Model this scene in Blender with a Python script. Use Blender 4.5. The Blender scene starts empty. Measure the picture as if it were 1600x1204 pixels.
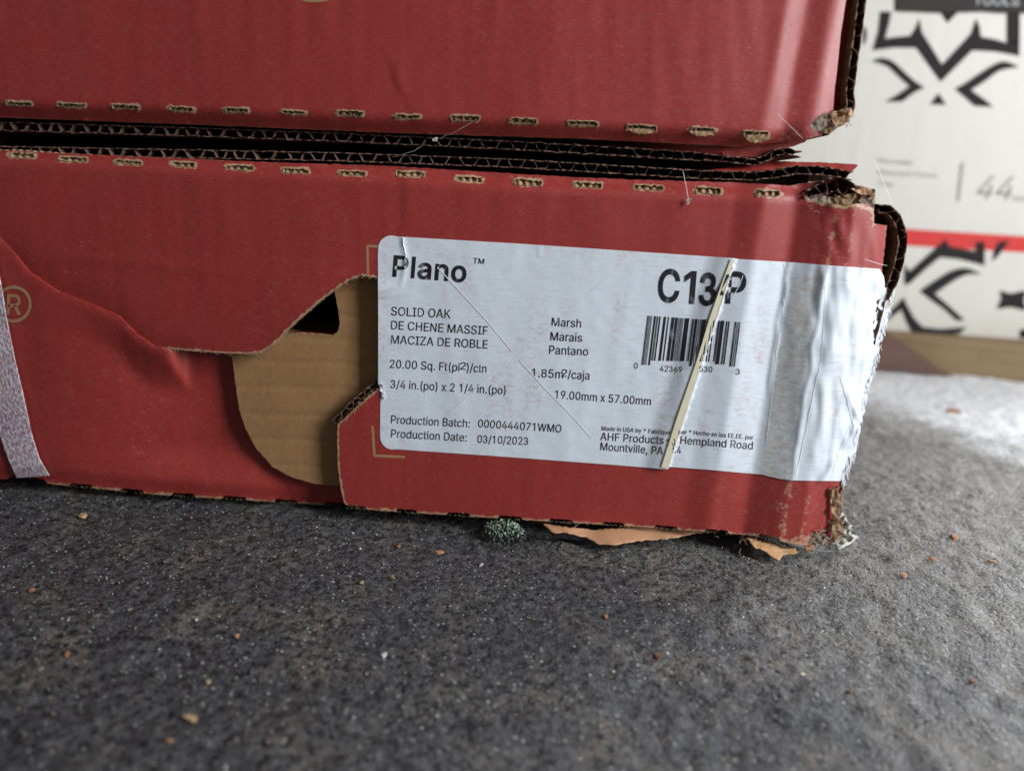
import bpy, bmesh, math, random, json
from mathutils import Vector, Matrix, noise
from mathutils.geometry import delaunay_2d_cdt
import numpy as np
random.seed(7)
S = bpy.context.scene
# ------------------------------------------------------------------ camera
F = 1110.0
def nrm(v): return Vector(v).normalized()
_D = nrm((-200, 3998, 1110))
_X = Vector((16200, 1102, -1110)); _X = (_X - _D * _X.dot(_D)).normalized()
def _cb(v): return Vector((v.x, -v.y, -v.z))
_Xc, _Zc = _cb(_X), _cb(-_D)
_Yc = _Zc.cross(_Xc)
R = Matrix((_Xc, _Yc, _Zc))                 # camera -> world rotation
def ray(px, py): return R @ Vector(((px - 800) / F, -(py - 602) / F, -1.0))
_r = ray(900, 560)
CAM = Vector((-_r.x, -_r.y, -_r.z)) * 0.213
_g = ray(600, 821); _t = -CAM.y / _g.y
_z = CAM.z + _g.z * _t
CAM.z -= _z                                  # ground z = 0 under the front face
def W(px, py, y=0.0):                        # photo pixel -> point on the plane Y = y (metres)
    r = ray(px, py); t = (y - CAM.y) / r.y
    return CAM + r * t
def G(px, py, z=0.0):                        # photo pixel -> point at height z
    r = ray(px, py); t = (z - CAM.z) / r.z
    return CAM + r * t
MM = 0.001
cam = bpy.data.cameras.new('camera'); co = bpy.data.objects.new('camera', cam)
S.collection.objects.link(co)
cam.sensor_width = 36; cam.lens = 36 * F / 1600
cam.clip_start = 0.01; cam.clip_end = 100
cam.dof.use_dof = True; cam.dof.focus_distance = 0.211; cam.dof.aperture_fstop = 7.0
co.matrix_world = Matrix.Translation(CAM) @ R.to_4x4()
S.camera = co
# ------------------------------------------------------------------ world, lamps, exposure
w = bpy.data.worlds.new('World'); S.world = w; w.use_nodes = True
bg = w.node_tree.nodes['Background']; bg.inputs[0].default_value = (0.90, 0.95, 1.0, 1); bg.inputs[1].default_value = 0.13
def area(name, loc, target, sx, sy, power, col):
    l = bpy.data.lights.new(name, 'AREA'); l.shape = 'RECTANGLE'; l.size = sx; l.size_y = sy
    l.energy = power; l.color = col
    o = bpy.data.objects.new(name, l); S.collection.objects.link(o); o.location = loc
    o.rotation_euler = (Vector(target) - Vector(loc)).to_track_quat('-Z', 'Y').to_euler()
    return o
area('open_door_light', (0.68, -0.32, 0.42), (0.0, 0.0, 0.05), 0.20, 0.50, 10.3, (0.92, 0.96, 1.0))
area('back_right_floor_lamp', (0.85, 0.75, 0.34), (0.28, 0.26, 0.0), 0.5, 0.30, 24.0, (0.92, 0.95, 1.0))  # unseen lamp added to brighten the floor at the back right
S.view_settings.view_transform = 'Standard'; S.view_settings.look = 'None'
S.view_settings.exposure = 0.20; S.view_settings.gamma = 1.0

# ------------------------------------------------------------------ helpers
def lerp(a, b, t): return a + (b - a) * t
def sm(a, b, x):
    t = min(1, max(0, (x - a) / (b - a))); return t * t * (3 - 2 * t)
def pl(pts, x):                              # piecewise linear
    if x <= pts[0][0]: return pts[0][1]
    for (a, b), (c, d) in zip(pts, pts[1:]):
        if x <= c: return b + (d - b) * (x - a) / (c - a)
    return pts[-1][1]
def n3(x, y, s, z=0.0): return noise.noise(Vector((x / s, y / s, z)))
def empty(name, loc, label, cat, group=None):
    o = bpy.data.objects.new(name, None); o.empty_display_size = 0.01
    S.collection.objects.link(o); o.location = loc
    o['label'] = label; o['category'] = cat
    if group: o['group'] = group
    return o
def tag(o, label, cat, group=None):
    o['label'] = label; o['category'] = cat
    if group: o['group'] = group
    return o
def root_loc(o):
    v = Vector((0, 0, 0))
    while o: v = v + Vector(o.location); o = o.parent
    return v
def mesh(name, verts, faces, mats, parent=None, fmat=None, smooth=None, origin=None, wear_shade=None):
    off = root_loc(parent) if parent else (Vector(origin) if origin is not None else Vector((0, 0, 0)))
    me = bpy.data.meshes.new(name)
    me.from_pydata([Vector(v) - off for v in verts], [], faces)
    if not isinstance(mats, (list, tuple)): mats = [mats]
    for m in mats: me.materials.append(m)
    if fmat is not None: me.polygons.foreach_set('material_index', fmat)
    if smooth is not None:
        me.polygons.foreach_set('use_smooth', smooth if isinstance(smooth, list) else [smooth] * len(faces))
    if wear_shade is not None:
        a = me.attributes.new('wear_shade', 'FLOAT', 'POINT'); a.data.foreach_set('value', wear_shade)
    me.update()
    o = bpy.data.objects.new(name, me); S.collection.objects.link(o)
    if parent: o.parent = parent
    elif origin is not None: o.location = off
    return o
def inside(p, poly):
    x, y = p; c = False; j = len(poly) - 1
    for i in range(len(poly)):
        xi, yi = poly[i]; xj, yj = poly[j]
        if (yi > y) != (yj > y) and x < (xj - xi) * (y - yi) / (yj - yi) + xi: c = not c
        j = i
    return c
def resample(pts, step, closed=True):
    out = []; n = len(pts)
    for i in range(n if closed else n - 1):
        a, b = pts[i], pts[(i + 1) % n]
        L = math.hypot(b[0] - a[0], b[1] - a[1]); k = max(1, int(L / step))
        for q in range(k): out.append((lerp(a[0], b[0], q / k), lerp(a[1], b[1], q / k)))
    if not closed: out.append(pts[-1])
    return out
def jag(pts, amp, sc=6.0, seed=0.0, closed=True, step=3.0):
    return [(x + amp * n3(x, y, sc, seed + 3.1), y + amp * n3(x, y, sc, seed + 9.7)) for x, y in resample(pts, step, closed)]
def sheet(name, outline, holes, hf, mats, parent, base=0.0, thick=3.0, grid=6.0, wearf=None, front_only=False, wall=None):
    """panel of paper board: outline and holes in photo pixels carried to the plane Y=base, relief hf in mm towards the viewer"""
    V = []; E = []
    def loop(pts):
        s = len(V); V.extend(pts); n = len(pts)
        E.extend([(s + i, s + (i + 1) % n) for i in range(n)])
    loop(outline)
    for h in holes: loop(h)
    nb = len(V)
    xs = [p[0] for p in outline]; ys = [p[1] for p in outline]
    gx0, gx1, gy0, gy1 = min(xs), max(xs), min(ys), max(ys)
    bx = np.array(V)
    # interior points, kept a little off the borders
    row = 0; y = gy0 + grid / 2
    cells = {}
    for p in V: cells.setdefault((int(p[0] // grid), int(p[1] // grid)), []).append(p)
    while y < gy1:
        x = gx0 + grid / 2 + (grid / 2 if row % 2 else 0)
        while x < gx1:
            cx, cy = int(x // grid), int(y // grid); ok = True
            for i in (-1, 0, 1):
                for j in (-1, 0, 1):
                    for p in cells.get((cx + i, cy + j), ()):
                        if (p[0] - x) ** 2 + (p[1] - y) ** 2 < (grid * .4) ** 2: ok = False
            if ok: V.append((x, y))
            x += grid
        y += grid * .87; row += 1
    r = delaunay_2d_cdt([Vector(p) for p in V], E, [], 0, 1e-4)
    v2, fc = r[0], r[2]
    keep = []
    # precomputed scanline acceleration is not needed at this size
    for f in fc:
        c = ((v2[f[0]].x + v2[f[1]].x + v2[f[2]].x) / 3, (v2[f[0]].y + v2[f[1]].y + v2[f[2]].y) / 3)
        if not inside(c, outline): continue
        bad = False
        for h in holes:
            if min(p[0] for p in h) <= c[0] <= max(p[0] for p in h) and inside(c, h): bad = True; break
        if not bad: keep.append(tuple(f))
    used = sorted({i for f in keep for i in f}); mp = {a: b for b, a in enumerate(used)}
    P = [(v2[i].x, v2[i].y) for i in used]
    fr = [W(x, y, base - hf(x, y) * MM) for x, y in P]
    faces = []
    for f in keep:
        a, b, c = (mp[i] for i in f)
        n = (fr[b] - fr[a]).cross(fr[c] - fr[a])
        faces.append((a, b, c) if n.y < 0 else (a, c, b))
    verts = list(fr); fm = [0] * len(faces); sh = [True] * len(faces)
    wear_shade = [wearf(x, y) if wearf else 0.0 for x, y in P]
    if not front_only:
        cnt = {}
        for f in faces:
            for k in range(3):
                e = (f[k], f[(k + 1) % 3]); cnt[e] = cnt.get(e, 0) + 1
        be = [e for e in cnt if (e[1], e[0]) not in cnt]
        dy = Vector((0, thick * MM, 0)); s = len(verts); m2 = {}
        for e in be:
            for i in e:
                if i not in m2:
                    m2[i] = (len(verts), len(verts) + 1)
                    verts.append(fr[i].copy()); verts.append(fr[i] + dy)
                    k = wall(*P[i]) if wall else 1; wear_shade += [1.0 if k else .05] * 2
        for a, b in be:
            faces.append((m2[b][0], m2[a][0], m2[a][1], m2[b][1])); fm.append(wall(*P[a]) if wall else 1); sh.append(False)
        s = len(verts)
        verts += [p + dy for p in fr]; wear_shade += [0.0] * len(fr)
        nf = len(keep)
        for f in faces[:nf]:
            faces.append((f[0] + s, f[2] + s, f[1] + s)); fm.append(1); sh.append(True)
    return mesh(name, verts, faces, mats, parent, fm, sh, wear_shade=wear_shade)
def strands(name, lines, mat, parent=None, origin=None, smooth=False):
    """thin fibres: lines = [(points, radius)]"""
    V = []; Fc = []
    for pts, rad in lines:
        pts = [Vector(p) for p in pts]; n = len(pts); s = len(V)
        for i, p in enumerate(pts):
            t = (pts[min(i + 1, n - 1)] - pts[max(i - 1, 0)]).normalized()
            a = t.cross(Vector((0.3, 0.9, 0.2))).normalized(); b = t.cross(a)
            rr = rad * (0.35 if i in (0, n - 1) else 1)
            for k in range(3):
                an = k * 2.094; V.append(p + (a * math.cos(an) + b * math.sin(an)) * rr)
        for i in range(n - 1):
            for k in range(3):
                k2 = (k + 1) % 3
                Fc.append((s + i * 3 + k, s + i * 3 + k2, s + i * 3 + 3 + k2, s + i * 3 + 3 + k))
    return mesh(name, V, Fc, mat, parent, smooth=smooth, origin=origin)
def hairs(n, px_fun, base, length, rad, seed, mat, name, parent=None, origin=None, curl=.5, up=0):
    rnd = random.Random(seed); L = []
    for i in range(n):
        x, y = px_fun(rnd); a = rnd.uniform(0, 6.28); l = length * rnd.uniform(.4, 1.4); pts = []
        yy = base + rnd.uniform(-.0015, .001); k = rnd.uniform(-curl, curl)
        for q in range(5):
            pts.append(W(x, y, yy)); x += l / 4 * math.cos(a); y += l / 4 * math.sin(a); a += k; yy -= rnd.uniform(-.0002, .0003)
        L.append((pts, rad * rnd.uniform(.5, 1.4)))
    o = strands(name, L, mat, parent, origin)
    o['kind'] = 'stuff'
    return o
def box(name, lo, hi, mat, parent=None, origin=None, bevel=0.0):
    x0, y0, z0 = lo; x1, y1, z1 = hi
    bm = bmesh.new(); bmesh.ops.create_cube(bm, size=1)
    for v in bm.verts:
        v.co = Vector((lerp(x0, x1, v.co.x + .5), lerp(y0, y1, v.co.y + .5), lerp(z0, z1, v.co.z + .5)))
    if bevel: bmesh.ops.bevel(bm, geom=bm.edges[:], offset=bevel, segments=2, affect='EDGES')
    bm.verts.index_update()
    o = mesh(name, [v.co.copy() for v in bm.verts], [[v.index for v in f.verts] for f in bm.faces], mat, parent, origin=origin)
    bm.free(); return o

# ------------------------------------------------------------------ materials
class NT:
    def __init__(s, name):
        s.m = bpy.data.materials.new(name); s.m.use_nodes = True; s.t = s.m.node_tree; s.n = s.t.nodes
        s.b = s.n['Principled BSDF']; s.tc = s.n.new('ShaderNodeTexCoord').outputs['Object']
    def lk(s, a, b): s.t.links.new(a, b)
    def mapping(s, scale, rot=(0, 0, 0), vec=None):
        n = s.n.new('ShaderNodeMapping'); n.inputs['Scale'].default_value = scale; n.inputs['Rotation'].default_value = rot
        s.lk(vec or s.tc, n.inputs[0]); return n.outputs[0]
    def noise(s, scale, detail=3, rough=.5, vec=None, dist=0.0):
        n = s.n.new('ShaderNodeTexNoise'); n.inputs['Scale'].default_value = scale; n.inputs['Detail'].default_value = detail
        n.inputs['Roughness'].default_value = rough; n.inputs['Distortion'].default_value = dist
        s.lk(vec or s.tc, n.inputs['Vector']); return n.outputs[0]
    def voro(s, scale, vec=None, out='Distance', feat='F1', rnd=1.0):
        n = s.n.new('ShaderNodeTexVoronoi'); n.inputs['Scale'].default_value = scale; n.feature = feat
        n.inputs['Randomness'].default_value = rnd
        s.lk(vec or s.tc, n.inputs['Vector']); return n.outputs[out]
    def ramp(s, fac, stops, interp='LINEAR'):
        n = s.n.new('ShaderNodeValToRGB'); r = n.color_ramp; r.interpolation = interp
        while len(r.elements) < len(stops): r.elements.new(.5)
        for e, (p, c) in zip(r.elements, stops):
            e.position = p; e.color = (c, c, c, 1) if isinstance(c, (int, float)) else (*c, 1)
        s.lk(fac, n.inputs[0]); return n.outputs[0]
    def mix(s, fac, a, b, mode='MIX'):
        n = s.n.new('ShaderNodeMix'); n.data_type = 'RGBA'; n.blend_type = mode
        for sock, v in ((n.inputs[0], fac), (n.inputs[6], a), (n.inputs[7], b)):
            if hasattr(v, 'is_linked'): s.lk(v, sock)
            elif isinstance(v, (int, float)): sock.default_value = v
            else: sock.default_value = (*v, 1)
        return n.outputs[2]
    def math(s, op, a, b=0.0, clamp=False):
        n = s.n.new('ShaderNodeMath'); n.operation = op; n.use_clamp = clamp
        for sock, v in ((n.inputs[0], a), (n.inputs[1], b)):
            if hasattr(v, 'is_linked'): s.lk(v, sock)
            else: sock.default_value = v
        return n.outputs[0]
    def attr(s, name):
        n = s.n.new('ShaderNodeAttribute'); n.attribute_name = name; return n.outputs['Fac']
    def bump(s, h, dist, strength=1.0, prev=None):
        n = s.n.new('ShaderNodeBump'); n.inputs['Distance'].default_value = dist; n.inputs['Strength'].default_value = strength
        s.lk(h, n.inputs['Height'])
        if prev: s.lk(prev, n.inputs['Normal'])
        return n.outputs[0]
    def out(s, col, rough=.6, normal=None, spec=.5, **kw):
        if hasattr(col, 'is_linked'): s.lk(col, s.b.inputs['Base Color'])
        else: s.b.inputs['Base Color'].default_value = (*col, 1)
        if hasattr(rough, 'is_linked'): s.lk(rough, s.b.inputs['Roughness'])
        else: s.b.inputs['Roughness'].default_value = rough
        s.b.inputs['Specular IOR Level'].default_value = spec
        if normal: s.lk(normal, s.b.inputs['Normal'])
        for k, v in kw.items(): s.b.inputs[k.replace('_', ' ')].default_value = v
        return s.m
def red_board(name, tint=1.0):
    t = NT(name)
    fib = t.noise(1.0, 4, .65, t.mapping((500, 500, 3000)))          # paper fibres lying level
    cloud = t.noise(60, 4, .6)
    base = t.mix(t.ramp(fib, [(.35, 0), (.7, 1)]), (.25 * tint, .023 * tint, .019 * tint), (.34 * tint, .040 * tint, .034 * tint))
    base = t.mix(t.math('MULTIPLY', t.ramp(cloud, [(.4, 0), (.75, 1)]), .55), base, (.30 * tint, .027 * tint, .018 * tint))
    dusty = t.noise(1.0, 4, .7, t.mapping((260, 260, 420)))
    base = t.mix(t.math('MULTIPLY', t.ramp(dusty, [(.52, 0), (.80, .20)]), t.ramp(t.noise(18, 3, .6), [(.40, .15), (.65, 1)])), base, (.40, .22, .19))
    fl = t.noise(1.0, 1, .4, t.mapping((1100, 1100, 3800), (0, .35, 0)))
    fl2 = t.noise(250, 2, .5)
    fleck = t.math('MULTIPLY', t.ramp(fl, [(.69, 0), (.74, 1)]), t.ramp(fl2, [(.42, 0), (.62, 1)]))
    base = t.mix(t.math('MULTIPLY', fleck, .5), base, (.52, .30, .25))
    sc = t.noise(420, 4, .75)
    a = t.attr('wear_shade')
    wz = t.ramp(t.math('ADD', t.math('MULTIPLY', a, 1.05), t.math('MULTIPLY', t.math('SUBTRACT', sc, .5), 1.0)), [(.42, 0), (.60, 1)])
    kr = t.mix(t.noise(1500, 2), (.42, .20, .13), (.50, .33, .19))
    base = t.mix(wz, base, kr)
    h = t.math('ADD', t.math('MULTIPLY', fib, .55), t.math('MULTIPLY', t.noise(900, 3), .5))
    wv = t.noise(1.0, 2, .5, t.mapping((135, 135, 6)))                # flutes printing through
    nm = t.bump(h, .00010, .55, t.bump(wv, .0009, .24))
    return t.out(base, t.ramp(cloud, [(.3, .45), (.7, .58)]), nm, .42, Coat_Weight=.22, Coat_Roughness=.34)
def kraft(name, c0, c1, bump=.0002, flute=False):
    t = NT(name); f = t.noise(1.0, 4, .7, t.mapping((900, 900, 300) if flute else (700, 700, 700)))
    col = t.mix(f, c0, c1)
    sp = t.voro(900, out='Distance'); col = t.mix(t.ramp(sp, [(.08, .6), (.2, 0)]), col, tuple(x * .4 for x in c0))
    return t.out(col, .85, t.bump(t.noise(1300, 4, .7), bump, .8), .25)
M = {}
M['red'] = red_board('red_printed_board')
M['torn'] = kraft('torn_board_edge', (.19, .10, .05), (.50, .33, .19), .0003)
M['rim'] = kraft('frayed_rim', (.24, .155, .085), (.50, .37, .23), .0003)
M['flute'] = kraft('corrugated_board_edge', (.10, .052, .038), (.20, .115, .08), .0003)
M['pulp'] = kraft('crushed_pulp', (.13, .095, .065), (.36, .29, .22), .0005)
M['kraft'] = kraft('kraft_inner_face', (.25, .127, .050), (.39, .222, .102), .00012, True)
def label_mat():
    t = NT('worn_label_paper')
    x = t.n.new('ShaderNodeSeparateXYZ'); t.lk(t.tc, x.inputs[0])
    band = t.noise(1.0, 2, .5, t.mapping((130, 130, 12)))
    sc = t.noise(1.0, 5, .7, t.mapping((500, 500, 900)))
    big = t.noise(55, 3, .6)
    st = t.math('MULTIPLY', t.ramp(band, [(.46, 0), (.62, 1)]), t.math('MULTIPLY', t.ramp(sc, [(.45, 0), (.60, 1)]), t.ramp(big, [(.42, .08), (.58, 1)])))
    base = t.mix(t.noise(1.0, 4, .6, t.mapping((200, 200, 2200))), (.64, .69, .745), (.72, .77, .82))
    base = t.mix(t.math('MULTIPLY', st, .42), base, (.52, .27, .25))
    g = t.noise(1.0, 4, .7, t.mapping((160, 160, 1400)))
    g2 = t.noise(40, 3, .5)
    base = t.mix(t.math('MULTIPLY', t.ramp(g, [(.52, 0), (.75, 1)]), t.ramp(g2, [(.35, .08), (.65, .60)])), base, (.34, .33, .33))
    hl = t.noise(1.0, 3, .6, t.mapping((90, 90, 5200)))
    nm = t.bump(t.noise(200, 4, .6), .00016, .5, t.bump(t.math('ADD', hl, t.math('MULTIPLY', t.noise(2200, 2), .5)), .00005, .6))
    a = t.attr('wear_shade')
    base = t.mix(t.ramp(t.math('ADD', a, t.math('MULTIPLY', t.math('SUBTRACT', sc, .5), .8)), [(.45, 0), (.75, 1)]), base, (.50, .455, .40))  # grey-brown for wear and for the painted crease shade
    return t.out(base, .42, nm, .5)
M['label'] = label_mat()
def ink():
    t = NT('label_ink')
    sm1 = t.noise(1.0, 3, .6, t.mapping((260, 260, 120)))
    fine = t.noise(1.0, 3, .7, t.mapping((900, 900, 5000)))
    f = t.math('MULTIPLY', t.ramp(sm1, [(.58, 0), (.72, 1)]), t.ramp(fine, [(.35, .2), (.62, .95)]))
    f2 = t.ramp(t.noise(3500, 2), [(.64, 0), (.78, .3)])
    return t.out(t.mix(t.math('MAXIMUM', f, f2), (.014, .013, .018), (.34, .36, .39)), .5, None, .4)
M['ink'] = ink()
def flat(name, col, rough=.6, spec=.5, nscale=800, b=.0001, var=.25, **kw):
    t = NT(name); f = t.noise(nscale, 3, .6)
    c = t.mix(f, tuple(x * (1 - var) for x in col), tuple(min(1, x * (1 + var)) for x in col))
    return t.out(c, rough, t.bump(t.noise(nscale, 3), b, .6), spec, **kw)
M['gold'] = flat('tan_overprint', (.36, .20, .095), .55, .4, 1500, .00003, .3)
M['cream'] = flat('yellowed_fold', (.62, .56, .40), .6, .3, 500, .00008, .12)
M['tear'] = flat('torn_white_paper', (.74, .76, .80), .55, .4, 1500, .0003, .15)
M['crease'] = flat('creased_paper', (.82, .84, .86), .45, .4, 900, .0001, .1)
M['fibre'] = flat('pale_fibre', (.55, .47, .36), .7, .3, 800, .0001, .3)
M['silk'] = flat('dusty_silk', (.50, .46, .46), .6, .4, 800, .0001, .3)
M['scrap'] = flat('tan_paper_scrap', (.44, .23, .125), .5, .4, 300, .0002, .22)
M['orange'] = flat('orange_wood', (.55, .22, .05), .7, .3, 600, .0004, .35)
M['shaving'] = flat('wood_shaving', (.48, .27, .13), .7, .3, 700, .0004, .4)
M['web'] = flat('matted_web', (.50, .50, .44), .8, .2, 1500, .0006, .35)
M['dark'] = flat('inside_shade', (.05, .035, .03), .9, .1, 300)  # near-black colour stands in for shade inside the cartons

# ------------------------------------------------------------------ floor
def floor_mat():
    t = NT('dirty_black_floor')
    big = t.noise(9, 4, .6); mid = t.noise(45, 4, .6)
    gr = t.noise(420, 3, .7); gr2 = t.noise(1150, 2, .7)
    grain = t.math('ADD', t.math('MULTIPLY', gr, .6), t.math('MULTIPLY', gr2, .4))
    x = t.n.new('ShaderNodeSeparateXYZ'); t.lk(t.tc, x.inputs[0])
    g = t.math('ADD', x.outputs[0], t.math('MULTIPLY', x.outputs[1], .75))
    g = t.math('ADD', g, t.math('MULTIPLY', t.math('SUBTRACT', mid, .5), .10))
    k = t.ramp(grain, [(.39, 0), (.62, 1)])
    base = t.mix(k, (.010, .0098, .0105), (.100, .098, .102))
    dust = t.math('MULTIPLY', t.ramp(mid, [(.48, 0), (.66, 1)]), t.ramp(gr, [(.42, 0), (.60, 1)]))
    base = t.mix(t.math('MULTIPLY', dust, .7), base, (.16, .135, .10))
    # light from the right and back painted in: floor colour pales that way
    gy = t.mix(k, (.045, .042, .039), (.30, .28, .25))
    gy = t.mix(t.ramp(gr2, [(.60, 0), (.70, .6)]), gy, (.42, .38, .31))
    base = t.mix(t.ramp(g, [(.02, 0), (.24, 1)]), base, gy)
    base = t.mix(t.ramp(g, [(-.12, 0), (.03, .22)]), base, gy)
    base = t.mix(t.ramp(g, [(.275, 0), (.35, 1)]), base, t.mix(k, (.42, .42, .42), (.90, .90, .91)))  # near-white back patch: bright light put into the colour
    # dark pits and long scrapes
    pit = t.voro(240)
    base = t.mix(t.ramp(pit, [(.05, .7), (.16, 0)]), base, (.008, .007, .007))
    scr = t.noise(1.0, 3, .6, t.mapping((60, 500, 60), (0, 0, .9)))
    base = t.mix(t.math('MULTIPLY', t.ramp(scr, [(.62, 0), (.74, .45)]), t.ramp(big, [(.4, 0), (.6, 1)])), base, (.012, .011, .011))
    sp = t.voro(520, out='Distance'); spc = t.voro(520, out='Color')
    xs = t.n.new('ShaderNodeSeparateXYZ'); t.lk(spc, xs.inputs[0])
    m = t.math('MULTIPLY', t.ramp(sp, [(.15, 1), (.24, 0)]), t.ramp(xs.outputs[0], [(.62, 0), (.68, .8)]))
    base = t.mix(m, base, t.mix(xs.outputs[1], (.34, .28, .19), (.30, .32, .35)))
    h = t.math('ADD', grain, t.math('MULTIPLY', t.ramp(pit, [(.0, 0), (.22, 1)]), .35))
    nm = t.bump(h, .0010, 1.0)
    return t.out(base, t.ramp(gr, [(.35, .50), (.65, .85)]), nm, .32)
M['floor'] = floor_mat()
def make_floor():
    # fine sheet near the camera with real relief, coarse skirt out to the distance
    nx, ny = 420, 380
    xs = np.linspace(-.26, .50, nx); ys = np.linspace(-.22, .50, ny)
    rng = np.random.RandomState(3)
    def vn(step):
        gx, gy = int(.8 / step) + 3, int(.8 / step) + 3
        g = rng.rand(gx, gy)
        X = (xs + .27) / step; Y = (ys + .23) / step
        xi = X.astype(int); yi = Y.astype(int); fx = X - xi; fy = Y - yi
        fx = fx * fx * (3 - 2 * fx); fy = fy * fy * (3 - 2 * fy)
        a = g[np.ix_(xi, yi)]; b = g[np.ix_(xi + 1, yi)]; c = g[np.ix_(xi, yi + 1)]; d = g[np.ix_(xi + 1, yi + 1)]
        return (a * (1 - fx)[:, None] + b * fx[:, None]) * (1 - fy)[None] + (c * (1 - fx)[:, None] + d * fx[:, None]) * fy[None]
    Z = (vn(.03) - .5) * .0012 + (vn(.007) - .5) * .0007 + (vn(.003) - .5) * .0009 + (vn(.0018) - .5) * .0008
    edge = np.minimum(np.minimum((xs + .26)[:, None], (.50 - xs)[:, None]), np.minimum((ys + .22)[None], (.50 - ys)[None]))
    Z = Z * np.clip(edge / .02, 0, 1)
    X, Y = np.meshgrid(xs, ys, indexing='ij')
    v = np.stack([X, Y, Z], -1).reshape(-1, 3)
    idx = np.arange(nx * ny).reshape(nx, ny)
    f = np.stack([idx[:-1, :-1], idx[1:, :-1], idx[1:, 1:], idx[:-1, 1:]], -1).reshape(-1, 4)
    a, b, c, d = -.26, .50, -.22, .50; B = 12
    ex = [(-B, -B, 0), (B, -B, 0), (B, B, 0), (-B, B, 0), (a, c, 0), (b, c, 0), (b, d, 0), (a, d, 0)]
    s = nx * ny
    fs = f.tolist() + [(s, s + 1, s + 5, s + 4), (s + 1, s + 2, s + 6, s + 5), (s + 2, s + 3, s + 7, s + 6), (s + 3, s, s + 4, s + 7)]
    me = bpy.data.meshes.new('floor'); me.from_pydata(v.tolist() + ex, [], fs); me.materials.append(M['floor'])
    me.polygons.foreach_set('use_smooth', [True] * len(fs))
    o = bpy.data.objects.new('floor', me); S.collection.objects.link(o); o['kind'] = 'structure'
make_floor()

# ------------------------------------------------------------------ relief of the two front faces (mm towards the viewer)
def smooth_profile(slopes, x, k=5):
    # slopes: [(x0,x1,slope)], integral with soft joints, result in px
    h = 0
    for a, b, s in slopes:
        if x > a: h += s * (min(x, b) - a)
    return h
LOWS = [(620, 640, -.02), (640, 1100, .0), (1100, 1143, .12), (1147, 1198, -.22), (1198, 1259, .24), (1261, 1293, .02), (1293, 1330, -.36), (1330, 1400, -.60)]
def crease_y(px): return pl([(-60, 320), (0, 368), (20, 392), (45, 424), (90, 455), (140, 473), (185, 492), (212, 520), (240, 540), (262, 546)], px)
def h_low(px, py):
    s = px + .167 * (py - 600)
    # blur the profile a little
    h = sum(smooth_profile(LOWS, s + d) for d in (-4, -2, 0, 2, 4)) / 5 / 5.2
    h += .35 * n3(px, py * .5, 120) + .10 * n3(px, py * .3, 30, 4)
    if px > 1240: h += .5 * sm(1240, 1300, px) * n3(px * 1.6, py * .5, 22, 8)
    top = pl([(0, 236), (300, 251), (600, 265), (900, 283), (1250, 294), (1400, 300)], px)
    d = py - top
    if d < 24: h -= 3.2 * (1 - max(0, d) / 24) ** 2.2
    # the paper is sucked in along the torn crease at the left
    if px < 330:
        q = (crease_y(px) - py)
        f = sm(330, 250, px)
        h -= 1.0 * math.exp(-max(0, q) / 26) * f * sm(-20, 60, px + 20)
    # faint level crease from the tear to the right
    if 60 < px < 420:
        yy = pl([(60, 405), (100, 400), (280, 418), (420, 432)], px)
        h += .25 * math.exp(-abs(py - yy) / 7) * sm(60, 110, px) * sm(420, 300, px)
    # vertical fold under the eighth cut
    if py < 390: h += .22 * sm(627, 632, px) * sm(700, 632, px) * sm(390, 300, py)
    # tongue lifts over the hole
    h += .9 * sm(140, 0, math.hypot(px - 470, (py - 500) * 1.1))
    return h
def h_torn(px, py):
    c = crease_y(px)
    h = .35 * n3(px, py * .5, 90, 2) + .12 * n3(px, py, 28, 5)
    m = max(sm(0, 70, py - c), sm(255, 300, px))
    d = 7.0 * sm(60, 350, px) ** 1.2 * (1 - .65 * sm(690, 765, py) * sm(480, 300, px))
    h -= d * m
    h += .16 * math.exp(-((py - c) / 6) ** 2) * sm(300, 200, px) * (.6 + .9 * n3(px, 0, 25, 8))
    # buckles fanning down from the tear
    t = (px - 150) - .75 * (py - 480)
    h += .22 * math.exp(-(t / 22) ** 2) * sm(470, 520, py) * sm(650, 560, py)
    if py < c + 3: h -= .3
    bot = pl([(0, 746), (80, 752), (250, 768), (540, 790)], px)
    h -= 1.2 * sm(22, 0, bot - py)
    return h
UPS = [(700, 1100, -.01), (1120, 1205, -.05), (1205, 1218, .06), (1218, 1252, -.30), (1252, 1287, .08), (1288, 1300, -.2), (1300, 1324, -.46), (1324, 1350, -1.2)]
def h_up(px, py):
    s = px + .20 * (py - 60)
    h = sum(smooth_profile(UPS, s + d) for d in (-5, -2.5, 0, 2.5, 5)) / 5 / 5.2
    h += .35 * n3(px, py * .5, 130, 20) + .12 * n3(px * 1.3, py * .25, 32, 24)
    bot = pl([(0, 181), (300, 192), (600, 205), (900, 214), (1200, 228), (1400, 236)], px)
    d = bot - py
    if d < 26: h -= 3.4 * (1 - max(0, d) / 26) ** 1.8
    # shallow dent
    t = (px - 612) - .45 * (py - 110)
    if t > 0: h += .25 * math.exp(-t / 30) * sm(60, 110, py) * sm(210, 150, py)
    return h

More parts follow.
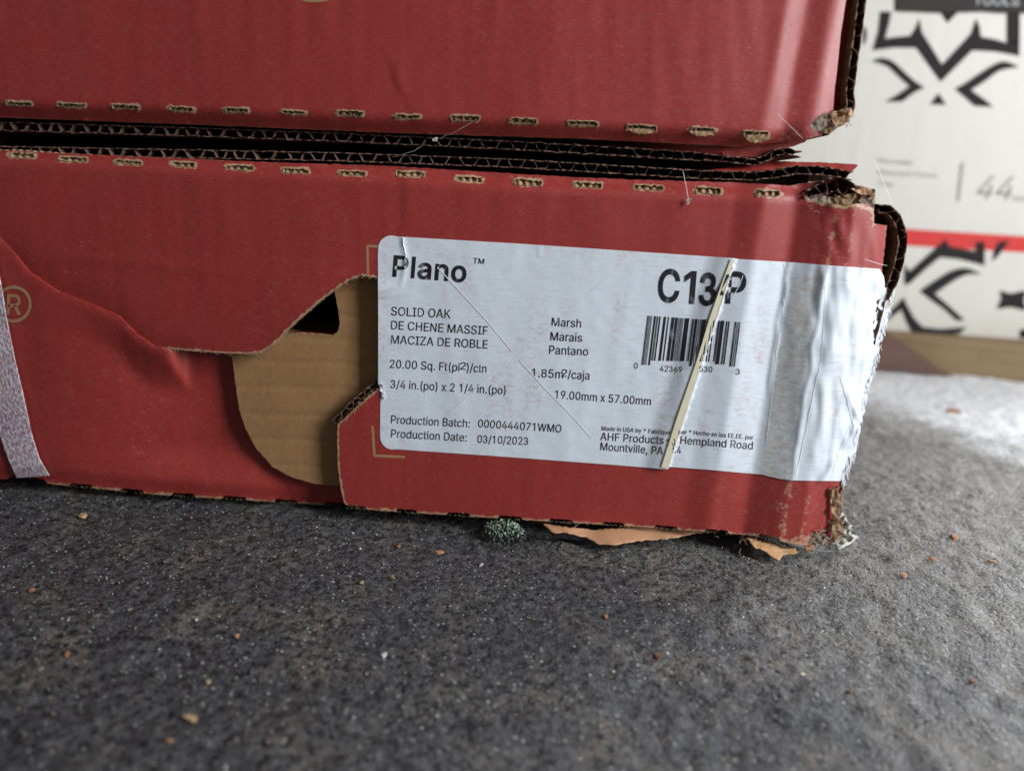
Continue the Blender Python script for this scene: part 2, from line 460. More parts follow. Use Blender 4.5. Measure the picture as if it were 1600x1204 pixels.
def slot(cx, cy, w, hh, ang, seed):
    p = []
    N = 34
    for i in range(N):
        t = i / N
        # rounded rectangle path
        per = [(-w / 2, -hh / 2), (w / 2, -hh / 2), (w / 2, hh / 2), (-w / 2, hh / 2)]
        k = int(t * 4) if False else None
        a = 2 * math.pi * t
        x = w / 2 * max(-1, min(1, 1.25 * math.cos(a))); y = hh / 2 * max(-1, min(1, 1.6 * math.sin(a)))
        y += 2.2 * n3(x, y * 3, 5, seed); x += 2.4 * n3(x, y * 3, 3, seed + 5)
        p.append((cx + x * math.cos(ang) - y * math.sin(ang), cy + x * math.sin(ang) + y * math.cos(ang)))
    return p
UP_SLOTS = list(zip([30, 112, 197, 284, 370, 459, 547, 637, 727, 818, 911, 1003, 1098, 1182],
                    [162, 164, 167, 170, 172, 175, 177, 182, 185, 189.5, 193, 200, 203.5, 210]))
LO_SLOTS = list(zip([35, 115, 200, 287, 375, 463, 551, 641, 733, 825, 918, 1013, 1107, 1200],
                    [243, 249, 253.5, 257, 262, 267, 270.5, 272, 280, 285, 289.5, 293, 298, 302]))
up_holes = [slot(x, y, 41 + random.uniform(-6, 6), 6.0 + random.uniform(-1.6, 2.0) + (2.5 if x > 800 else 0), .045, i * 1.7) for i, (x, y) in enumerate(UP_SLOTS)]
lo_holes = [slot(x, y, 41 + random.uniform(-6, 6), 6.4 + random.uniform(-1.8, 2.2) + (1.5 if x > 900 else 0), .05, 40 + i * 1.7) for i, (x, y) in enumerate(LO_SLOTS)]
def wear_slots(slots, extra, reach_x=25.0, reach_y=5.8, below=0.0):
    def f(px, py):
        v = 0.0
        for x, y in slots:
            if abs(px - x) < 40 and abs(py - y) < 20:
                dy = py - (y + .045 * (px - x)); ry = reach_y + (below if dy > 0 else 0)
                q = math.hypot(max(0, abs(px - x) - 17) / (reach_x - 17), dy / ry)
                v = max(v, .78 * sm(1.35, .7, q))
        return max(v, extra(px, py))
    return f

# ------------------------------------------------------------------ lower box
R0 = W(700, 803); R0 = Vector((R0.x, 0, 0))
low = empty('flooring_carton', R0, 'lower red cardboard flooring carton with a worn white label and a torn hand hole', 'cardboard box')
def teeth(x0, x1, yf, seed, period=80, phase=0, drop=5):
    out = []; x = x0
    while x < x1:
        t = ((x + phase) % period) / period
        d = 0 if t < .42 else drop
        r = 1.4 * n3(x, 0, 5, seed)
        out.append((x, yf(x) + d + r)); x += 3.2
    return out
bot_p1 = lambda x: pl([(530, 787), (600, 793), (800, 806), (1000, 818), (1120, 827), (1180, 832), (1245, 846), (1330, 852)], x)
right_edge = [(1302, 848), (1306, 800), (1313, 752), (1322, 715), (1330, 690), (1340, 640), (1352, 580), (1365, 520), (1375, 450), (1381, 400), (1386, 352), (1374, 351), (1366, 349), (1365, 325)]
top_low = [(1355, 318), (1340, 318), (1320, 322), (1290, 317), (1262, 312), (1262, 300), (1280, 290), (1310, 280), (1300, 279), (1270, 285), (1235, 290), (1150, 285), (1000, 281), (900, 277), (700, 265), (600, 259), (400, 253), (200, 244), (0, 235), (-60, 231)]
crease = [(-60, 320), (-30, 343), (0, 368), (20, 392), (45, 424), (90, 455), (140, 473), (185, 492), (212, 520), (240, 540), (256, 544)]
tongue = [(256, 544), (300, 548), (340, 551), (385, 553), (408, 551), (425, 540), (450, 514), (490, 478), (520, 455), (545, 438), (566, 430), (586, 433), (594, 437), (594, 606), (583, 613), (560, 632), (528, 663), (527, 680), (528, 730), (533, 765), (539, 789)]
bt = teeth(541, 1302, bot_p1, 3, 81, 30, 4.5)
outline1 = jag(tongue, 1.2, 5, 1, False)[:-1] + bt + jag(right_edge, 1.8, 5, 2, False)[1:] + jag(top_low, 1.2, 7, 3, False)[1:] + resample(crease, 5, False)[:-1]
def seg_dist(px, py, pts):
    m = 1e9
    for (a, b), (c, d) in zip(pts, pts[1:]):
        if min(a, c) - 12 > px or max(a, c) + 12 < px: continue
        L2 = (c - a) ** 2 + (d - b) ** 2 or 1
        t = max(0, min(1, ((px - a) * (c - a) + (py - b) * (d - b)) / L2))
        m = min(m, math.hypot(px - a - t * (c - a), py - b - t * (d - b)))
    return m
torn_corner = [(1262, 300), (1262, 313), (1290, 318), (1320, 322), (1340, 318), (1365, 330), (1366, 351)]
def wear1(px, py):
    v = 0
    if px < 620 and py > 420: v = max(v, .8 * sm(5, 1.5, seg_dist(px, py, tongue)))
    if py > 770 and px > 530: v = max(v, .62 * sm(8, 1, bot_p1(px) + 4 - py))
    if px > 1240 and py < 370: v = max(v, .8 * sm(6, 2, seg_dist(px, py, torn_corner)))
    if px > 1180:
        s = px + .167 * (py - 600)
        v = max(v, .46 * math.exp(-((s - 1262) / 9) ** 2), .44 * math.exp(-((s - 1292) / 9) ** 2), .40 * sm(1325, 1375, s), .36 * math.exp(-((s - 1200) / 3) ** 2), .34 * math.exp(-((s - 1147) / 3) ** 2))
        if py > 740: v = max(v, .42 * math.exp(-((s - 1255) / 22) ** 2), .55 * sm(805, 850, py) * sm(1190, 1250, px))
    return v
sheet('front_panel', outline1, lo_holes, h_low, [M['red'], M['torn']], low, 0.0, 3.0, 6.5, wear_slots(LO_SLOTS, wear1), wall=lambda x, y: 0 if (x < 258 and y > 300) else 1)
bt2 = teeth(75, 620, lambda x: pl([(70, 750), (250, 768), (530, 785), (600, 790)], x), 8, 80, 50, 4.5)
outline2 = ([(x, y + 1) for x, y in resample(crease, 5, False)] + resample([(262, 541), (330, 535), (460, 520), (620, 520), (620, 792)], 6, False)[:-1]
            + bt2[::-1] + jag([(68, 748), (22, 742), (10, 748), (-20, 748), (-60, 746)], 1.5, 5, 6, False))
def wear2(px, py):
    b = pl([(-60, 744), (70, 750), (250, 768), (530, 785), (600, 790)], px)
    return max(.60 * sm(8, 1, b + 4 - py), .15 * math.exp(-((py - crease_y(px)) / 3) ** 2))
sheet('torn_panel', outline2, [], h_torn, [M['red'], M['torn']], low, 0.0, 2.4, 7, wear2, wall=lambda x, y: 0 if y < 700 else 1)
# corrugated core seen in the cuts
def core(name, slots, hf, parent, depth):
    V = []; Fc = []
    x0 = slots[0][0] - 60; x1 = slots[-1][0] + 30; n = int((x1 - x0) / 1.6)
    for i in range(n + 1):
        x = x0 + (x1 - x0) * i / n; y = pl(slots, x)
        for j, dy in enumerate((-9, -3, 0, 3, 9)):
            d = depth + .45 * math.sin(x * 2 * math.pi / 11.0) + .5 * n3(x, dy, 3, 77)
            V.append(W(x, y + dy, (d - hf(x, y + dy)) * MM))
    for i in range(n):
        for j in range(4):
            a = i * 5 + j; Fc.append((a, a + 1, a + 6, a + 5))
    return mesh(name, V, Fc, M['torn'], parent, smooth=True)
core('corrugated_core', LO_SLOTS, h_low, low, 1.15)
# frayed lips round each cut
def rims(name, holes, hf, parent, seed, low_only=False):
    rnd = random.Random(seed); L = []
    for h in holes:
        cx = sum(p[0] for p in h) / len(h); cy = sum(p[1] for p in h) / len(h)
        n = len(h)
        for k in range(2):
            if rnd.random() < .3: continue
            pts = []
            for i in range(n + 1):
                x, y = h[i % n]; e = 1.0 + .12 * rnd.random()
                x = cx + (x - cx) * (1 + .02 * k) + rnd.uniform(-.6, .6); y = cy + (y - cy) * e + rnd.uniform(-.6, .6)
                pts.append(W(x, y, -(hf(x, y) + .05 + .15 * rnd.random()) * MM))
            L.append((pts, .00012))
        for k in range(26):
            x, y = h[rnd.randrange(n)]; a = rnd.uniform(0, 6.28); l = rnd.uniform(2, 5)
            L.append(([W(x, y, -hf(x, y) * MM), W(x + l * .5 * math.cos(a), y + l * .5 * math.sin(a), -(hf(x, y) + .3) * MM),
                       W(x + l * math.cos(a), y + l * math.sin(a), -(hf(x, y) + .35) * MM)], .00006))
    o = strands(name, L, M['rim'], parent); o['kind'] = 'stuff'; return o
rims('frayed_paper_fibres', lo_holes, h_low, low, 5)

# kraft inner flap in the hand hole
kout = [(345, 500), (420, 521), (470, 521), (520, 524), (528, 518), (531, 505), (528, 482), (523, 455), (520, 425), (640, 425), (640, 764),
        (530, 759), (490, 755), (455, 745), (425, 728), (400, 700), (384, 670), (374, 640), (368, 600), (363, 560), (356, 530)]
def h_kraft(px, py):
    h = .25 * n3(px, py, 60, 33)
    for k, yy in enumerate((450, 489, 527, 565, 605, 648, 686, 726)):
        h -= .26 * math.exp(-((py - yy - .03 * (px - 450) - 2 * n3(px, yy, 30, 5)) / 2.6) ** 2)
    h -= .8 * sm(600, 500, math.hypot(px - 380, py - 560) * 1.0) * 0
    return h
sheet('inner_flap', jag(kout, .8, 6, 12), [], h_kraft, [M['kraft'], M['torn']], low, .0037, 1.6, 5)
box('inner_board', W(400, 522, .012), W(600, 508, .030), M['kraft'], low)

# torn upper right corner of the front panel: core bursting out
def ragged_patch(name, outline, mat, parent, base, amp, sc, seed, grid=3.0, thick=.8, origin=None):
    f = lambda x, y: amp * n3(x, y, sc, seed) + amp * .5 * n3(x, y, sc * .4, seed + 3)
    return sheet(name, jag(outline, 2.2, 4, seed, True, 2.0), [], f, [mat, mat], parent, base, thick, grid)
ragged_patch('burst_backing', [(1255, 304), (1275, 292), (1296, 283), (1312, 280), (1330, 290), (1350, 294), (1367, 296), (1366, 316), (1364, 330), (1340, 322), (1322, 325), (1290, 316)], M['dark'], low, .0050, 1.1, 9, 51)
# side wall of the lower box: corrugated, its raw edge turned to the viewer
def corrugated(name, path, tpx, y0, y1, parent, pitch=40, wob=.6, seed=0, red_side=0, lin=.28, step=4.0, amp_y=.5, taper=None):
    """board seen edge-on: two liners and a fluted core, running back from Y=y0 to y1"""
    P = resample(path, step, False); n = len(P); V = []; Fc = []; fm = []
    nor = []
    for i in range(n):
        a = P[max(0, i - 1)]; b = P[min(n - 1, i + 1)]; dx, dy = b[0] - a[0], b[1] - a[1]; L = math.hypot(dx, dy) or 1
        nor.append((-dy / L, dx / L))
    def ribbon(offs, th, mi):
        s = len(V)
        for i in range(n):
            for sgn in (-.5, .5):
                o = offs[i] + sgn * th
                x = P[i][0] + nor[i][0] * o; y = P[i][1] + nor[i][1] * o
                yy = y0 + amp_y * MM * n3(x, y, 6, seed + offs[i] * .05)
                p = W(x, y, yy); V.append(p); V.append(Vector((p.x, y1, p.z)))
        for i in range(n - 1):
            a = s + i * 4; b = a + 4
            for q in ((a, a + 2, b + 2, b), (a, b, b + 1, a + 1), (a + 2, a + 3, b + 3, b + 2)):
                Fc.append(q); fm.append(mi)
    d = 0; ph = []
    for i in range(n):
        if i: d += math.hypot(P[i][0] - P[i - 1][0], P[i][1] - P[i - 1][1])
        ph.append(d)
    T = [tpx * (taper(t / max(1, d)) if taper else 1) for t in ph]
    k = 5.2 * lin
    ribbon([-T[i] / 2 + wob * n3(ph[i], 0, 14, seed) for i in range(n)], k, 1 if red_side == -1 else 0)
    ribbon([T[i] / 2 + wob * n3(ph[i], 0, 14, seed + 5) for i in range(n)], k, 1 if red_side == 1 else 0)
    wv = []
    for i in range(n):
        t = math.sin(2 * math.pi * ph[i] / pitch + 2.4 * n3(ph[i], 0, 70, seed + 9))
        t = max(-1, min(1, t * 2.6)); wv.append(t * (T[i] / 2 - k * .6) + wob * .8 * n3(ph[i], 0, 8, seed + 2))
    ribbon(wv, k * .7, 0)
    return mesh(name, V, Fc, [M['flute'], M['red']], parent, fm, smooth=False)
corrugated('side_wall', [(1372, 326), (1388, 327), (1400, 338), (1408, 356), (1411, 380), (1405, 410), (1396, 440), (1378, 470), (1366, 520), (1350, 580), (1336, 640), (1321, 700), (1311, 750), (1307, 800), (1303, 846)],
           13, .0034, .22, low, 34, 1.6, 3, 0, .30, 3.0, 1.2, lambda t: 1.0 if t < .3 else .8)
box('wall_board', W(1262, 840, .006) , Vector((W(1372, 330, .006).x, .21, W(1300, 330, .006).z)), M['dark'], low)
corrugated('burst_core', [(1256, 306), (1275, 299), (1295, 290), (1312, 287), (1326, 296), (1345, 304), (1364, 310)], 17, .0008, .007, low, 30, 2.2, 51, 0, .34, 2.0, 1.6, lambda t: .45 + .9 * math.sin(min(1, t * 1.1) * 2.6))
ragged_patch('torn_ply', [(1300, 309), (1326, 303), (1348, 300), (1367, 302), (1365, 336), (1352, 330), (1336, 322), (1318, 324)], M['torn'], low, .0010, .6, 9, 53, 2.4, .35)
ragged_patch('torn_ply', [(1262, 308), (1282, 303), (1304, 312), (1318, 319), (1296, 321), (1272, 316)], M['pulp'], low, .0014, .5, 8, 54, 2.4, .35)
ragged_patch('torn_ply', [(1330, 296), (1346, 290), (1364, 296), (1366, 304), (1346, 304)], M['scrap'], low, .0004, .5, 8, 56, 2.4, .3)
ragged_patch('torn_ply', [(1342, 312), (1364, 308), (1365, 324), (1354, 326)], M['pulp'], low, .0002, .4, 6, 57, 2.4, .3)
corrugated('cut_edge', [(522, 660), (531, 651), (556, 626), (576, 609), (589, 601)], 8, .0006, .0034, low, 26, 1.2, 57, 0, .34, 2.0, .5)
hairs(120, lambda r: (lambda k: (lerp(528, 592, k), lerp(664, 607, k)))(r.random()), -.0002, 5, .00005, 58, M['rim'], 'cut_edge_fibres', low)
tl = [(256, 544), (300, 548), (340, 551), (385, 553), (408, 551), (425, 540), (450, 514), (490, 478), (520, 455), (545, 438), (566, 430), (590, 434)]
def along(pts, r):
    k = r.random() * (len(pts) - 1); i = int(k); f = k - i
    return (lerp(pts[i][0], pts[i + 1][0], f), lerp(pts[i][1], pts[i + 1][1], f))
# body of the lower box behind the front
zbu = W(700, 203).z; zt = W(700, 292).z; zb = .0035; xr = W(1290, 700).x; xl = -.33
box('carton_floor', (xl, .0145, zb), (xr, .215, zb + .003), M['red'], low)
def tilted(name, a, b, y0, y1, th, mat, parent, rise=0.0):
    A = W(*a, y0); B = W(*b, y0); V = []
    for p in (A, B):
        for y in (y0, y1):
            for t in (0, th): V.append(Vector((p.x, y, p.z + t + rise * (y - y0))))
    return mesh(name, V, [(0, 2, 6, 4), (1, 5, 7, 3), (0, 1, 3, 2), (4, 6, 7, 5), (0, 4, 5, 1), (2, 3, 7, 6)], mat, parent)
tilted('carton_lid', (-700, 226), (1268, 291), .0145, .215, -.002, M['red'], low)
box('back_panel', (xl, .215, zb), (xr, .218, zt), M['red'], low)
box('left_panel', (xl - .003, 0.0, zb), (xl, .218, zt), M['red'], low)
lo_ = [W(x, y, .0145) for x, y in ((-700, 226), (1268, 291))]; hi_ = [W(x, y, .006) for x, y in ((-700, 160), (1255, 208))]
V = []
for k, xx in ((0, W(-200, 200, .19).x), (1, W(1216, 250, .19).x)):
    for yy in (.19, .196):
        for L in (lo_, hi_):
            t = (xx - L[0].x) / (L[1].x - L[0].x); V.append(Vector((xx, yy, lerp(L[0].z, L[1].z, t))))
mesh('rear_filler', V, [(0, 4, 5, 1), (2, 3, 7, 6), (0, 1, 3, 2), (4, 6, 7, 5), (0, 2, 6, 4), (1, 5, 7, 3)], M['dark'], low)  # added dark panel, keeps the gap between the cartons black
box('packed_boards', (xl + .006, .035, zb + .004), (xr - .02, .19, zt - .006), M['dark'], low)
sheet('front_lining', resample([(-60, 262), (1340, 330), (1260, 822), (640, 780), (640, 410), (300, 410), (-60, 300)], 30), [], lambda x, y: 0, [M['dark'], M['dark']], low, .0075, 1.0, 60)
# top flap of the lower box
corrugated('top_flap', [(-60, 232), (0, 235), (280, 240), (530, 245), (800, 255), (1000, 267), (1100, 273), (1175, 275), (1215, 271), (1245, 265), (1290, 267), (1332, 275)],
           12.5, .0055, .10, low, 39, 1.5, 11, 0, .26, 3.0, .8)
sheet('flap_liner', jag([(1110, 266), (1175, 257), (1208, 251), (1240, 253), (1290, 254), (1338, 257), (1340, 259), (1329, 271), (1300, 264), (1245, 259), (1200, 266), (1150, 268)], 1.0, 5, 8, True, 3), [],
      lambda x, y: (y - 256) * .25 + .3 * n3(x, y, 14), [M['red'], M['torn']], low, .009, .4, 4)
sheet('gap_filler', resample([(1150, 279), (1262, 273), (1264, 298), (1150, 298)], 10), [], lambda x, y: 0, [M['dark'], M['dark']], low, .012, 1.0, 12)  # added dark sheet standing in for shade under the top flap
# overprint on the red board
def strip_px(name, pts, wpx, hf, mat, parent, off=.05, step=3):
    P = resample(pts, step, False); V = []; Fc = []; n = len(P)
    for i in range(n):
        a = P[max(0, i - 1)]; b = P[min(n - 1, i + 1)]; L = math.hypot(b[0] - a[0], b[1] - a[1]) or 1
        nx, ny = -(b[1] - a[1]) / L, (b[0] - a[0]) / L
        wv = wpx(i / (n - 1)) if callable(wpx) else wpx
        for s in (-.5, .5):
            x = P[i][0] + nx * wv * s; y = P[i][1] + ny * wv * s; V.append(W(x, y, -(hf(x, y) + off) * MM))
    for i in range(n - 1): Fc.append((2 * i, 2 * i + 1, 2 * i + 3, 2 * i + 2))
    return mesh(name, V, Fc, mat, parent, smooth=True)
strip_px('printed_bracket', [(590, 385), (574, 384), (574.5, 405), (575, 428)], 4, h_low, M['gold'], low, .06)
strip_px('printed_bracket', [(582, 665), (583.5, 690), (585, 711.5), (633, 713.5)], 4, h_low, M['gold'], low, .06)
circ = [(21 + 26 * math.cos(a), 475 + 26.5 * math.sin(a)) for a in [i * math.pi / 24 for i in range(-24, 25)]]
mk = strip_px('registered_mark', circ, 5.0, h_torn, M['gold'], low, .12)

# ------------------------------------------------------------------ lettering
def poly_area(p): return sum(p[i - 1][0] * p[i][1] - p[i][0] * p[i - 1][1] for i in range(len(p))) / 2
def glyphs(text, bold=0.0):
    """plain grotesque letters; bold = outline growth in cap-height/0.509 units"""
    bm = bmesh.new(); pen = 0.0
    for ch in text:
        adv, loops = GLY[ch]; L = []
        for lp in loops:
            pts = [(lp[i] / 1000, lp[i + 1] / 1000) for i in range(0, len(lp), 2)]
            L.append(pts)
        for i, pts in enumerate(L):
            hole = sum(inside(pts[0], q) for j, q in enumerate(L) if j != i) % 2
            if poly_area(pts) < 0: pts.reverse()
            if bold:
                n = len(pts); new = []
                for k in range(n):
                    a, b, c = pts[k - 1], pts[k], pts[(k + 1) % n]
                    d1 = Vector((b[0] - a[0], b[1] - a[1])).normalized(); d2 = Vector((c[0] - b[0], c[1] - b[1])).normalized()
                    m = Vector((d1.y + d2.y, -d1.x - d2.x))
                    m = m.normalized() * min(1.6, 1 / max(.5, m.length / 2)) if m.length > 1e-6 else m
                    g = -bold if hole else bold
                    new.append((b[0] + m.x * g, b[1] + m.y * g))
                L[i] = new
            else: L[i] = pts
        if L:
            vs = []; ed = []
            for p in L:
                k = len(vs); vs += [Vector(q) for q in p]; ed += [(k + i, k + (i + 1) % len(p)) for i in range(len(p))]
            r = delaunay_2d_cdt(vs, ed, [], 0, 1e-6)
            bv = [bm.verts.new((v.x + pen, v.y, 0)) for v in r[0]]
            for t in r[2]:
                c = (sum(r[0][i].x for i in t) / 3, sum(r[0][i].y for i in t) / 3)
                if sum(inside(c, p) for p in L) % 2: bm.faces.new([bv[i] for i in t])
        pen += adv / 1000 + bold * 1.2
    return bm
CAPH = .509
